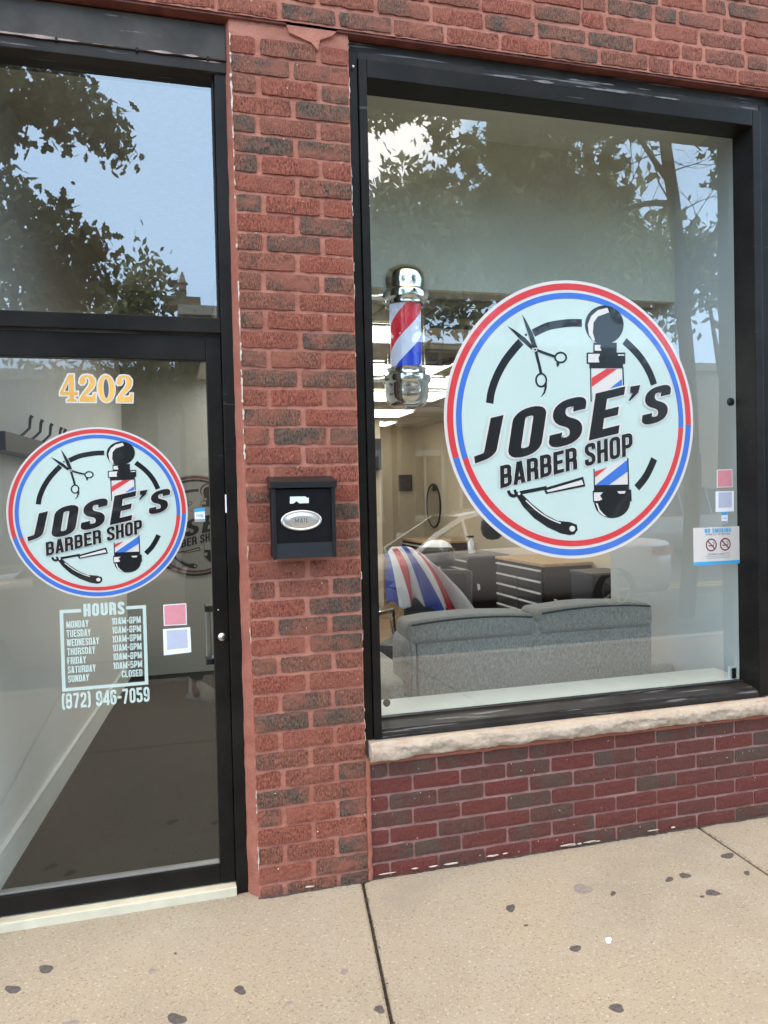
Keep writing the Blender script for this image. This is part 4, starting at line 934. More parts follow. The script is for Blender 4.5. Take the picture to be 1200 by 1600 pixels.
# ------------------------------------------------------------ gum on the pavement
GUM = [(20, 1546, 26, 17, 'dark oval gum blot near the left edge of the pavement', 'gum'), (72, 1514, 30, 14, 'dark oblong gum smear below the door, up from the left corner', 'gum'),
 (276, 1592, 32, 22, 'largest dark gum blot, at the bottom edge below the pillar', 'gum'), (375, 1547, 22, 16, 'round dark gum spot between the largest blot and the slab joint', 'gum'),
 (237, 1517, 13, 9, 'faded grey gum spot in front of the doorway', 'gum_pale'), (593, 1577, 20, 14, 'dark gum spot close beside the slab joint under the pillar', 'gum'),
 (112, 1598, 30, 10, 'brownish gum smear cut off by the bottom edge', 'gum_pale'), (798, 1419, 15, 17, 'dark gum spot with a small tail below the brick apron', 'gum'),
 (899, 1482, 19, 14, 'round grey brown gum spot in the middle of the right slab', 'gum'), (958, 1396, 11, 8, 'tiny dark gum dot below the brick apron', 'gum'),
 (963, 1575, 30, 15, 'dark oval gum blot at the bottom of the right slab', 'gum'), (1046, 1374, 15, 9, 'left of two neighbouring dark gum spots near the right joint', 'gum'),
 (1070, 1368, 20, 11, 'right of two neighbouring dark gum spots near the right joint', 'gum'), (1113, 1395, 26, 12, 'slanted dark gum smear near the right edge of the pavement', 'gum'),
 (1137, 1337, 22, 12, 'dark gum smear lying right on the right slab joint', 'gum'), (1167, 1364, 12, 8, 'small dark gum spot on the rightmost slab corner', 'gum'),
 (951, 1469, 13, 10, 'single white fresh gum spot on the right slab', 'gum_white'), (910, 1389, 32, 20, 'wide pale grey gum stain below the brick apron', 'gum_pale'), (274, 1490, 6, 4, 'tiny black gum speck in front of the door threshold', 'gum'), (1097, 1401, 8, 5, 'tiny black gum speck beside the slanted smear', 'gum'), (822, 1446, 8, 4, 'tiny brown gum speck below the tailed spot', 'gum'), (538, 1518, 16, 10, 'faint grey gum stain left of the slab joint', 'gum_pale'), (452, 1567, 10, 7, 'small faint gum stain beside the round spot', 'gum_pale')]
rg = random.Random(3)
for px, py, wpx, hpx, lab, mt in GUM:
    c = GP(px, py, GZ); ex = GP(px+wpx*.44, py, GZ); ey = GP(px, py+hpx*.44, GZ)
    vx = Vector((ex[0]-c[0], ex[1]-c[1])); vy = Vector((ey[0]-c[0], ey[1]-c[1])); n = 18; ph = rg.random()*6
    rr = [1+.16*sin(2*2*pi*i/n+ph)+.10*sin(3*2*pi*i/n+ph*2)+rg.uniform(-.05, .05) for i in range(n)]
    def ringp(k, z): return [(c[0]+(vx.x*cos(2*pi*i/n)+vy.x*sin(2*pi*i/n))*k*rr[i], c[1]+(vx.y*cos(2*pi*i/n)+vy.y*sin(2*pi*i/n))*k*rr[i], z) for i in range(n)]
    b = MB(); r0, r1 = ringp(1, GZ-.0005), ringp(.9, GZ+.0009)
    fs = [((i+1) % n, i, i+n, (i+1) % n+n) for i in range(n)] + [tuple(range(n, 2*n))]
    nrm = (Vector(r1[1])-Vector(r1[0])).cross(Vector(r1[2])-Vector(r1[1])).z
    if nrm < 0: fs = [f[::-1] for f in fs]
    b.add(r0+r1, fs)
    tag(b.build('gum_spot', M[mt], None, (c[0], c[1], GZ)), lab, 'gum spot', 'gum spots on the pavement')

cr2 = MB(); r4 = random.Random(8)
for i in range(240):
    k = r4.choice((0, 0, 1)); y = -r4.random()**1.4*1.8; x = jx(k, y)+r4.gauss(0, .007); s_ = r4.uniform(.0015, .006); a = r4.random()*6
    c_ = Vector((x, y, GZ-.004+r4.uniform(0, .006))); ax_ = Vector((cos(a), sin(a), r4.uniform(-.3, .3)))*s_; bx_ = Vector((-sin(a), cos(a), r4.uniform(-.3, .3)))*s_*.5; cz2 = Vector((0, 0, s_*.5))
    cr2.add([c_-ax_, c_+bx_, c_+ax_, c_-bx_, c_+cz2], [(0, 1, 4), (1, 2, 4), (2, 3, 4), (3, 0, 4)])
tag(cr2.build('joint_debris', M['dirt']), 'dark crumbs of dirt and dry leaf lying in the pavement joints', 'debris', kind='stuff')
# ------------------------------------------------------------ barber pole
pc = P(634, 530, .29); BX, BY = pc[0], .29
bz1, bz0 = P(633, 416, .29)[1], P(638, 640, .29)[1]; R0 = .0985
pole = thing('barber_pole', 'chrome barber pole with red white and blue stripes inside the window', 'barber pole', (BX, BY, bz0))
hgt = bz1-bz0
def dome(z, up):   # from the collar outwards
    s = 1 if up else -1
    return [(R0*.90, z-s*.050), (R0*.86, z-s*.048), (R0*.86, z-s*.022), (R0*1.02, z-s*.016), (R0*1.06, z-s*.006), (R0*1.06, z+s*.010), (R0*1.0, z+s*.016), (R0*.98, z+s*.020), (R0*.985, z+s*.055), (R0*.94, z+s*.085), (R0*.80, z+s*.108), (R0*.55, z+s*.122), (R0*.25, z+s*.128), (0, z+s*.129)]
zu, zl = bz1-.129, bz0+.129
MB().lathe(dome(zu, True), (BX, BY, 0), 48).build('top_cap', M['chrome'], pole)
MB().lathe(dome(zl, False), (BX, BY, 0), 48).build('bottom_cap', M['chrome'], pole)
MB().lathe([(R0*.84, zl+.03), (R0*.84, zu-.03)], (BX, BY, 0), 40).build('clear_tube', M['tube'], pole)
cb = MB(); n = 96; rc = R0*.70; z0, z1 = zl+.035, zu-.035; rows_ = 60; pitch = .43
vs = [(BX+rc*cos(2*pi*k/n), BY+rc*sin(2*pi*k/n), z0+(z1-z0)*j/rows_) for j in range(rows_+1) for k in range(n)]
# stripes follow the helix: shear the columns of the grid along the helix
def hel(k, j):
    a = 2*pi*(k/n) + 2*pi*((z1-z0)*j/rows_)/pitch; return (BX+rc*cos(a), BY+rc*sin(a), z0+(z1-z0)*j/rows_)
vs = [hel(k, j) for j in range(rows_+1) for k in range(n)]
cb.add(vs, [], 0)
off = 92
for j in range(rows_):
    for k in range(n):
        u = ((k+off) % n)/n; mi = 1 if u < .26 else 0 if u < .5 else 2 if u < .76 else 0
        cb.f.append((j*n+k, j*n+(k+1) % n, (j+1)*n+(k+1) % n, (j+1)*n+k)); cb.m.append(mi); cb.s.append(True)
cb.build('striped_cylinder', [M['pole_white'], M['pole_red'], M['pole_blue']], pole)
for zz in (zu-.008, zl+.004):
    br = MB(); br.tube([(BX-R0*1.0, BY, zz), (BX-R0*1.3, BY, zz-.004), (.80, BY, zz-.006)], [.02, .013, .013], 12); br.lathe([(R0*1.075, zz-.012), (R0*1.09, zz), (R0*1.075, zz+.012)], (BX, BY, 0), 48)
    br.build('bracket', M['chrome'], pole)
MB().lathe([(0, -.004), (.004, -.003), (.006, 0)], (BX+.01, BY-R0*1.07, zu+.002), 10, axis='y').build('screw', M['black'], pole)
# sensors
def sensor(label, px, py, r, mat, Y=YG+.03):
    x, z = P(px, py, Y); b = MB().lathe([(0, -.012), (r*.6, -.012), (r, -.006), (r, 0)], (x, Y, z), 20, axis='y'); return tag(b.build('window_sensor', mat, None, (x, Y, z)), label, 'sensor')
sensor('small round black sensor low in the left window corner', 604, 1098, .016, M['black'])
sensor('small oval black sensor high on the right side wall by the window', 1141, 628, .020, M['black'])
x, z = P(1144, 1051, YG+.03); cs = thing('contact_sensor', 'small white and black contact sensor in the lower right window corner', 'sensor', (x, YG+.03, z))
MB().bbox(x-.020, x+.020, YG+.022, YG+.036, z-.032, z+.032, .003).build('housing', M['paper'], cs); MB().bbox(x-.0105, x+.0105, YG+.014, YG+.0215, z-.024, z+.024, .002).build('cover', M['black'], cs)

# ------------------------------------------------------------ shop interior
CEIL = 2.58; FZ = .0
structure(MB().box(.52, 6.3, .26, 9.2, -.1, FZ).build('shop_floor', M['wood_floor']))
cg = MB(); cg.box(.30, 6.3, .80, 9.2, CEIL, CEIL+.05); structure(cg.build('shop_ceiling', M['ceiling']))
gr = MB()
for k in range(14): gr.box(.53, 6.2, .99+k*.61-.012, .99+k*.61+.012, CEIL-.006, CEIL-.001)
for k in range(9): gr.box(.6+k*.61-.012, .6+k*.61+.012, .81, 9.1, CEIL-.010, CEIL-.0065)
structure(gr.build('ceiling_grid', M['grid']))
structure(MB().box(.52, 6.3, .76, .80, CEIL-.015, 3.42).build('bulkhead_wall', M['bulkhead']))
structure(MB().box(.52, 6.3, .26, .76, 3.34, 3.42).build('window_soffit', M['bulkhead']))
structure(MB().box(3.93, 4.0, 1.52, 9.2, -.1, 3.42).build('right_wall', M['wall_cream']))
structure(MB().box(.52, 4.0, 8.72, 8.8, -.1, 3.42).build('back_wall', M['wall_cream']))
structure(MB().box(2.763, 2.88, .252, 1.45, -.1, 3.42).build('window_side_wall', M['wall_white']))
structure(MB().box(2.700, 2.7635, .155, .2515, -.05, 3.335).build('window_jamb_lining', M['wall_white']))
structure(MB().box(2.80, 4.0, 1.452, 1.52, -.1, 3.42).build('window_return_wall', M['wall_white']))
stub = MB(); stub.box(2.0, 2.85, 7.3, 8.71, 0, CEIL-.011); structure(stub.build('stub_wall', M['wall_cream']))
lb = MB(); lb.bbox(.70, 2.699, .158, .40, .545, .600, .004); tag(lb.build('window_ledge', M['white_ledge'], None, (1.7, .3, .545)), 'white painted ledge board along the bottom of the window', 'ledge')
LP = [(.45, 1.02, 2.75, 3.95, 'added unseen light panel brightening the vestibule, nearest the front wall'), (.35, 1.40, 4.50, 5.28, 'added unseen light panel over the passage behind the pillar, nearer one'), (.35, 1.40, 6.30, 7.02, 'added unseen light panel over the passage behind the pillar, farther one'), (.35, 1.55, 1.59, 2.10, 'lit ceiling panel nearest the window, left of the barber pole'), (1.05, 2.25, 2.90, 3.50, 'lit ceiling panel seen behind the lower part of the barber pole'), (2.22, 3.42, 2.42, 2.88, 'lit ceiling panel just left of the big round logo'), (2.30, 3.50, 3.60, 4.20, 'lit ceiling panel between the barber pole base and the round logo'), (1.70, 2.90, 4.50, 5.28, 'lit ceiling panel behind the bottom cap of the barber pole'), (1.83, 3.03, 6.30, 7.02, 'lit ceiling panel second from the back wall'), (2.02, 3.22, 7.70, 8.30, 'lit ceiling panel nearest the back wall')]  # first three are added fill panels, hidden behind the pillar, brightening the vestibule
for x0, x1, y0, y1, lab in LP:
    t_ = thing('ceiling_light', lab, 'ceiling light', ((x0+x1)/2, (y0+y1)/2, CEIL-.02), 'lit ceiling panels')
    MB().box(x0, x1, y0, y1, CEIL-.020, CEIL-.013).build('diffuser', M['lightpanel'], t_)
    f = MB(); f.box(x0-.02, x0-.001, y0-.02, y1+.02, CEIL-.024, CEIL-.0125); f.box(x1+.001, x1+.02, y0-.02, y1+.02, CEIL-.024, CEIL-.0125); f.box(x0, x1, y0-.02, y0-.001, CEIL-.024, CEIL-.0125); f.box(x0, x1, y1+.001, y1+.02, CEIL-.024, CEIL-.0125)
    f.build('frame', M['grid'], t_)
def vent(x, y, s, lab):
    t_ = thing('air_diffuser', lab, 'air vent', (x, y, CEIL-.02), 'square ceiling air diffusers'); b = MB()
    for k in range(4):
        r = s/2*(1-.24*k); r2_ = r*.90; z0_, z1_ = CEIL-.012-.018*(k % 2), CEIL-.034-.006*k
        vs = [(x+sx*r, y+sy*r, CEIL-.0115) for sx, sy in ((-1, -1), (1, -1), (1, 1), (-1, 1))] + [(x+sx*r2_, y+sy*r2_, z1_) for sx, sy in ((-1, -1), (1, -1), (1, 1), (-1, 1))]
        b.add(vs, [(i, (i+1) % 4, (i+1) % 4+4, i+4) for i in range(4)])
        if k == 3: b.add(vs[4:], [(0, 1, 2, 3)])
    b.build('louvre', M['vent'], t_); MB().box(x-s/2, x+s/2, y-s/2, y+s/2, CEIL-.0110, CEIL-.0102).build('backing', M['black'], t_)
vent(1.72, 1.28, .60, 'square air diffuser above and right of the barber pole'); vent(1.95, 2.65, .55, 'square air diffuser behind the barber pole, further in')

# sofa seen from behind
SY = .72
sl_, sr_ = P(655, 1000, SY), P(1017, 960, SY)
X0, X1 = P(632, 1000, SY+.05)[0], P(1018, 960, SY)[0]; zc = .90; zb_ = P(830, 975, SY)[1]
sofa = thing('sofa', 'grey chenille sofa with its back against the window', 'sofa', ((X0+X1)/2, SY+.4, 0))
def puff(mb, x0, x1, y0, y1, z0, z1, b, nz=.006, n=10):
    bm = bmesh.new(); bmesh.ops.create_cube(bm, size=1)
    for v in bm.verts: v.co = Vector(((x0+x1)/2+v.co.x*(x1-x0), (y0+y1)/2+v.co.y*(y1-y0), (z0+z1)/2+v.co.z*(z1-z0)))
    bmesh.ops.bevel(bm, geom=bm.edges[:], offset=b, segments=4, affect='EDGES', profile=.5); bmesh.ops.subdivide_edges(bm, edges=[e for e in bm.edges if e.calc_length() > .12], cuts=5, use_grid_fill=True)
    cx_, cy_, cz_ = (x0+x1)/2, (y0+y1)/2, (z0+z1)/2
    for v in bm.verts:
        u = 1-abs((v.co.x-cx_)/(x1-x0)*2)**2; ww = 1-abs((v.co.z-cz_)/(z1-z0)*2)**2
        v.co.z += (1 if v.co.z > cz_ else 0)*.018*max(u, 0); v.co.y += (1 if v.co.y > cy_ else -1)*.015*max(u*ww, 0)
        v.co += noise.noise_vector(v.co*6)*nz
    bm.verts.index_update(); mb.add([v.co.copy() for v in bm.verts], [tuple(v.index for v in f.verts) for f in bm.faces], 0, True); bm.free()
xm = P(837, 975, SY)[0]
b = MB(); puff(b, sl_[0]-.01, X1, SY, SY+.14, .12, zb_-.01, .012, .003); b.build('back_panel', M['sofa'], sofa)
zt1 = P(730, 966, SY)[1]; zt2 = P(930, 948, SY)[1]
for x0, x1, zt_ in ((X0, xm-.008, zt1), (xm+.008, X1, zt2)):
    b = MB(); puff(b, x0, x1, SY-.02, SY+.22, zb_-.06, zt_, .035); cu = b.build('back_cushion', M['sofa'], sofa)
    p_ = MB(); zz = zt_+.010; p_.tube([(x0+.02+(x1-x0-.04)*i/20, SY-.020, zt_-.014+.018*(1-(2*i/20-1)**2)) for i in range(21)], .005, 6); p_.build('piping', M['piping'], cu)
b = MB(); puff(b, X0-.02, sl_[0]-.012, SY-.01, SY+.24, .50, .80, .04); b.build('bolster', M['sofa'], sofa)
b = MB(); puff(b, X0-.10, X0+.10, SY+.02, SY+.85, .12, P(640, 1062, SY+.1)[1], .03, .004); b.build('arm', M['sofa'], sofa)
b = MB(); puff(b, X1-.03, X1+.17, SY+.02, SY+.85, .12, P(1038, 1036, SY+.1)[1], .03, .004); b.build('arm', M['sofa'], sofa)
b = MB(); puff(b, X0+.10, X1-.03, SY+.20, SY+.86, .20, .46, .04); b.build('seat', M['sofa'], sofa)
b = MB()
for xx in (X0, X1+.05):
    for yy in (SY+.08, SY+.78): b.lathe([(.02, 0), (.025, .125)], (xx, yy, 0), 10)
b.build('feet', M['black'], sofa)

# tool chests along the right wall
def chest(lab, x0, x1, y0, y1, z0, z1, top, rows=6, group='black tool chests along the wall'):
    t_ = thing('tool_chest', lab, 'tool chest', ((x0+x1)/2, (y0+y1)/2, 0), group)
    MB().bbox(x0+.01, x1, y0, y1, z0, z1-.03, .006).build('body', M['chest'], t_)
    if top: MB().bbox(x0-.01, x1+.005, y0-.012, y1+.01, z1-.029, z1, .004).build('worktop', M['wood_top'], t_)
    else: MB().bbox(x0-.005, x1+.005, y0-.006, y1+.006, z1-.029, z1, .006).build('worktop', M['chest'], t_)
    zz = z1-.05; hh = (z1-z0-.10)/rows
    for r in range(rows):
        for c in range(1 if r == 0 else 2):
            ya, yb_ = (y0+.02, y1-.02) if r == 0 else (y0+.02+c*(y1-y0-.04)/2+.004, y0+.02+(c+1)*(y1-y0-.04)/2-.004)
            d = MB().bbox(x0-.008, x0+.0095, ya, yb_, zz-hh+.008, zz, .003).build('drawer', M['chest'], t_)
            MB().bbox(x0-.024, x0-.0085, ya+.01, yb_-.01, zz-.028, zz-.010, .003).build('handle', M['bar'], d)
        zz -= hh
    for yy in (y0+.08, y1-.08):
        for xx in (x0+.07, x1-.07): MB().lathe([(0, -.02), (.05, -.02), (.05, .02), (0, .02)], (xx, yy, .05), 14, axis='x').build('castor', M['tyre'], t_)
    lb_ = MB(); lb_.flat([(x0+.10, z1-.33), (x0+.135, z1-.34), (x0+.14, z1-.40), (x0+.11, z1-.41)], y0-.0015, .001); lb_.flat([(x1-.14, z1-.32), (x1-.06, z1-.31), (x1-.06, z1-.40), (x1-.14, z1-.395)], y0-.0015, .001); lb_.build('label', M['paper'], t_)
chest('black tool chest with wood top nearest the window behind the sofa', 3.39, 3.90, 3.62, 4.70, .10, .845, True)
chest('black tool chest with black top in the middle of the row', 3.39, 3.90, 5.50, 6.45, .10, .79, False)
chest('black tool chest with light wood top furthest from the window', 3.25, 3.90, 6.62, 7.70, .10, .90, True)
# counter clutter
b = thing('spray_bottle', 'pale plastic spray bottle on the middle tool chest', 'bottle', (3.55, 5.8, .79))
MB().lathe([(0, .79), (.04, .79), (.042, .80), (.042, .93), (.02, .96), (.015, .985)], (3.55, 5.8, 0), 16).build('bottle_body', M['paper'], b); MB().bbox(3.49, 3.58, 5.78, 5.82, .985, 1.01, .004).build('spray_head', M['black'], b)
hd = thing('hair_dryer_hood', 'white dome hood dryer in front of the far tool chests', 'hair dryer', (3.05, 5.6, 0))
hx, hz = P(683, 857, 4.6); HB = Vector((hx, 4.6, hz))
MB().lathe([(.16, -.06), (.165, -.03), (.155, .02), (.12, .06), (.06, .085), (0, .09)], HB, 24).build('hood', M['cape_white'], hd); MB().tube([(HB.x+.02, HB.y, 0), (HB.x+.02, HB.y, HB.z-.05)], .02, 10).build('stand', M['chrome'], hd); MB().lathe([(.2, 0), (.2, .03), (.02, .05)], (HB.x+.02, HB.y, 0), 20).build('base', M['black'], hd)
# oval mirror, picture, screen, headrest
mx_, mz_ = P(678, 790, 7.9); my_ = .0
d = ray(678, 790); yy = 3.925/d.x-3 if d.x else 6
mi_ = thing('oval_mirror', 'tall oval wall mirror with a thin dark frame', 'mirror', (3.92, yy, CZ+d.z*(yy+3)))
mc = Vector((3.925, yy, CZ+d.z*(yy+3))); rz_ = (ray(678, 757).z-ray(678, 824).z)/2*(yy+3); ry_ = abs(3.92/ray(668, 790).x-3.92/ray(689, 790).x)/2
b = MB(); k = 48; b.add([(3.915, mc.y+ry_*cos(2*pi*i/k), mc.z+rz_*sin(2*pi*i/k)) for i in range(k)] + [(3.928, mc.y+ry_*cos(2*pi*i/k), mc.z+rz_*sin(2*pi*i/k)) for i in range(k)], [tuple(range(k))] + [(i, (i+1) % k, (i+1) % k+k, i+k) for i in range(k)]); b.build('mirror_glass', M['mirror'], mi_)
MB().tube([(3.918, mc.y+ry_*cos(2*pi*i/k), mc.z+rz_*sin(2*pi*i/k)) for i in range(k+1)], .014, 8).build('mirror_frame', M['black'], mi_)
p0, p1 = P(625, 744, 8.70), P(642, 765, 8.70)
pic = thing('framed_picture', 'small dark framed picture on the cream back wall', 'picture', (p0[0], 8.7, p1[1]))
f = MB(); f.box(p0[0], p1[0], 8.695, 8.719, p1[1], p0[1]); f.build('print', M['print_dark'], pic)
f = MB(); e_ = .02; f.box(p0[0]-e_, p0[0]-.001, 8.685, 8.719, p1[1]-e_, p0[1]+e_); f.box(p1[0]+.001, p1[0]+e_, 8.685, 8.719, p1[1]-e_, p0[1]+e_); f.box(p0[0], p1[0], 8.685, 8.719, p0[1]+.001, p0[1]+e_); f.box(p0[0], p1[0], 8.685, 8.719, p1[1]-e_, p1[1]-.001); f.build('picture_frame', M['black'], pic)
t0, t1 = P(560, 685, 7.2), P(596, 734, 7.2)
tv = thing('television', 'black television on the wall at the left edge of the window', 'television', (t1[0], 7.2, t1[1]))
MB().bbox(t0[0], t1[0], 7.18, 7.25, t1[1], t0[1], .01).build('casing', M['black'], tv); MB().box(t0[0]+.02, t1[0]-.02, 7.176, 7.1795, t1[1]+.02, t0[1]-.02).build('screen', M['carglass'], tv); MB().box(t0[0]+.1, t1[0]-.1, 7.25, 7.299, t1[1]+.1, t0[1]-.1).build('bracket', M['black'], tv)
hp = P(762, 826, 3.9); sp = thing('speaker_dome', 'dark rounded lamp head hanging at the lower left edge of the round logo', 'lamp', (hp[0], 3.9, hp[1]))
MB().lathe([(0, -.11), (.06, -.10), (.10, -.06), (.115, 0), (.11, .06), (.08, .12), (.03, .16), (.015, .17)], (hp[0]+.05, 3.9, hp[1]), 24).build('shade', M['chest'], sp); MB().tube([(hp[0]+.05, 3.9, hp[1]+.165), (hp[0]+.05, 3.9, CEIL-.011)], .008, 8).build('cord', M['black'], sp)
bk = thing('storage_box', 'black box standing at the right end behind the sofa', 'box', (3.1, 1.9, 0))
x, z = P(931, 915, 1.75); MB().bbox(x-.02, x+.25, 1.75, 2.05, .0, z+.06, .008).build('box_body', M['chest'], bk); MB().bbox(x-.03, x+.26, 1.74, 2.06, z+.061, z+.085, .006).build('lid', M['black'], bk)

# barber chair and cape
cxp = P(665, 900, 2.0); CX, CY = cxp[0], 2.05
bch = thing('barber_chair', 'black barber chair behind the sofa under a striped cape', 'barber chair', (CX, CY, 0))
MB().lathe([(0, 0), (.30, 0), (.30, .03), (.10, .06), (.06, .08), (.06, .42), (0, .42)], (CX, CY, 0), 28).build('pedestal', M['chrome'], bch)
Rz = Matrix.Rotation(rad(-35), 4, 'Z')
MB().bbox(-.27, .27, -.27, .27, .42, .54, .03, R=Rz, T=(CX, CY, 0)).build('seat', M['leather'], bch)
MB().bbox(-.25, .25, .20, .30, .54, 1.02, .03, R=Rz @ Matrix.Rotation(rad(-8), 4, 'X'), T=(CX, CY, 0)).build('backrest', M['leather'], bch)
MB().bbox(-.13, .13, .16, .25, 1.04, 1.18, .03, R=Rz @ Matrix.Rotation(rad(-8), 4, 'X'), T=(CX, CY, 0)).build('headrest', M['leather'], bch)
for s_ in (-1, 1):
    a_ = MB(); a_.tube([Rz @ Vector((s_*.29, .2, .5))+Vector((CX, CY, 0)), Rz @ Vector((s_*.30, .2, .70))+Vector((CX, CY, 0)), Rz @ Vector((s_*.30, -.2, .72))+Vector((CX, CY, 0)), Rz @ Vector((s_*.29, -.26, .5))+Vector((CX, CY, 0))], .02, 8); a_.build('armrest', M['chrome'], bch)
MB().bbox(-.18, .18, -.62, -.55, .12, .17, .01, R=Rz, T=(CX, CY, 0)).bbox(-.03, .03, -.56, -.2, .14, .40, .01, R=Rz, T=(CX, CY, 0)).build('footrest', M['chrome'], bch)
# cape: a cloth thrown over the back and arm, striped along its length
cp = thing('barber_cape', 'red white and blue striped barber cape draped over the chair', 'cape', (CX, CY-.3, .4))
q0 = [P(600, 865, 1.75), P(648, 838, 1.85), P(675, 866, 1.70), P(720, 905, 1.62)]
TL, TR, BR_, BL_ = P(600, 862, 1.9), P(652, 862, 1.9), P(742, 958, 1.62), P(598, 935, 1.62)
def cape_fn(u, v):
    top = Vector(P(603, 868, 1.9)).lerp(Vector(P(660, 866, 1.9)), u); bot = Vector(P(606, 935, 1.6)).lerp(Vector(P(738, 962, 1.6)), u)
    a = top.lerp(bot, v); sag = sin(pi*v)*.03
    x, z = a; yv = 1.92-.34*v**.7+.06*sin(u*15+v*2.5)*(.25+v)+.03*sin(u*34+1+v*3)*v
    z += .05*sin(pi*u)*(1-v) + sag
    z += (.022*sin(u*19+1)+.014*sin(u*41))*v**2 - .05*max(0, .25-u)*4*v
    return Vector((x, yv, z))
nu, nv = 64, 36; cpm = MB(); cpm.grid(cape_fn, nu, nv); mi_list = []
for j in range(nv):
    for i in range(nu):
        u = (i+.5)/nu
        mi_list.append(2 if u < .10 else 0 if u < .20 else 1 if u < .32 else 0 if u < .44 else 2 if u < .60 else 0 if u < .70 else 1 if u < .88 else 0)
cpm.m = mi_list; co = cpm.build('cloth', [M['cape_white'], M['cape_red'], M['cape_blue']], cp)
sd2 = co.modifiers.new('thick', 'SOLIDIFY'); sd2.thickness = .006
hb = MB(); puff(hb, P(618, 880, 1.9)[0]-.02, P(650, 880, 1.9)[0], 1.93, 2.03, P(620, 880, 1.9)[1]-.05, P(620, 858, 1.9)[1], .03); hb.build('folded_collar', M['cape_white'], cp)

# ------------------------------------------------------------ vestibule behind the door
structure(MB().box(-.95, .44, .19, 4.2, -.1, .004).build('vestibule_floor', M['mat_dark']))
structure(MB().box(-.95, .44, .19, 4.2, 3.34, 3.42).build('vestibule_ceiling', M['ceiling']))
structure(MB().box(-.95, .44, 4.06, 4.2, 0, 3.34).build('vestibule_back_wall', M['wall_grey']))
va, vb = Vector((-.700, .20, 0)), Vector((-.345, 4.06, 0)); vd = (vb-va).normalized(); vn = Vector((vd.y, -vd.x, 0))
def wallbox(o0, o1, z0, z1, name, mat, kind=True):
    b = MB(); c = [va+vn*o0, vb+vn*o0, vb+vn*o1, va+vn*o1]
    b.add([(*p.xy, z) for z in (z0, z1) for p in c], [(0, 3, 2, 1), (4, 5, 6, 7), (0, 1, 5, 4), (1, 2, 6, 5), (2, 3, 7, 6), (3, 0, 4, 7)])
    o = b.build(name, mat); return structure(o)
wallbox(-.20, 0, 0, 3.34, 'vestibule_side_wall', M['wall_white'])
bbq = wallbox(.0005, .014, .005, .135, 'baseboard', M['white_ledge']); wallbox(.0005, .020, .136, .150, 'baseboard_cap', M['wall_white'])
def onwall(y, o, z): s = (y-va.y)/vd.y; p = va+vd*s+vn*o; return Vector((p.x, p.y, z))
hk = thing('hook_rack', 'black shelf rack with upright hooks on the white wall behind the door', 'coat rack', onwall(1, 0, 1.75))
b = MB(); A, B_ = onwall(.35, .001, 0), onwall(1.30, .001, 0); A2, B2 = onwall(.35, .09, 0), onwall(1.30, .09, 0)
zt_ = 1.815; b.add([(*p.xy, z) for z in (zt_-.075, zt_) for p in (A, B_, B2, A2)], [(0, 3, 2, 1), (4, 5, 6, 7), (0, 1, 5, 4), (1, 2, 6, 5), (2, 3, 7, 6), (3, 0, 4, 7)]); b.build('shelf', M['chest'], hk)
for y in (.62, .80, .98, 1.18, 1.27):
    h = MB(); p = onwall(y, .09, zt_); h.tube([p+Vector((-.02, -.03, -.01)), p+Vector((.0, -.01, .01)), p+Vector((.022, 0, .035)), p+Vector((.026, 0, .075)), p+Vector((.034, 0, .088))], [.006, .006, .006, .007, .009], 8); h.build('hook', M['black'], hk)
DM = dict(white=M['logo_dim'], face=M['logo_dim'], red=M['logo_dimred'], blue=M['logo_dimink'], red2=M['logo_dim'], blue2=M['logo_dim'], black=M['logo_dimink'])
yd = 4.055; a = P(303, 742, yd); b_ = P(303, 902, yd); cx = P(306, 822, yd)[0]
dl_ = thing('logo_decal', 'faint dull grey round logo on the back wall seen through the door', 'wall decal', (cx, yd, (a[1]+b_[1])/2)); logo(dl_, cx, (a[1]+b_[1])/2, (a[1]-b_[1])/2, yd, DM)

# ------------------------------------------------------------ the street that the glass mirrors
def tube_path(mb, pts, r0, r1, n=7):
    q = smooth_path(pts, 5); k = len(q); mb.tube(q, [r0+(r1-r0)*i/(k-1) for i in range(k)], n)
def twigs(mb, root, d, L_, r, depth, rnd, droop=0):
    pts = [root]; p = root.copy(); dd = d.copy()
    for i in range(4):
        dd = (dd + Vector((rnd.uniform(-.28, .28), rnd.uniform(-.28, .28), rnd.uniform(-.22, .26)-droop))).normalized(); p = p+dd*L_/4; pts.append(p)
        if depth > 0 and i > 0:
            nd_ = (dd + Vector((rnd.uniform(-.9, .9), rnd.uniform(-.5, .5), rnd.uniform(-.6, .8)))).normalized(); twigs(mb, p, nd_, L_*.6, r*.55, depth-1, rnd, droop)
    mb.tube(pts, [r*(1-.2*i) for i in range(5)], 5, cap=False)
LOBE = np.array([(0, -.5), (.18, -.12), (.5, -.18), (.34, .06), (.46, .30), (.17, .22), (0, .56), (-.17, .22), (-.46, .30), (-.34, .06), (-.5, -.18), (-.18, -.12)])
OAK = np.array([(0, -.55), (.14, -.3), (.26, -.22), (.16, -.05), (.34, .1), (.18, .2), (.22, .4), (0, .58), (-.22, .4), (-.18, .2), (-.34, .1), (-.16, -.05), (-.26, -.22), (-.14, -.3)])
DIA = np.array([(0, -.5), (.24, 0), (0, .5), (-.24, 0)])
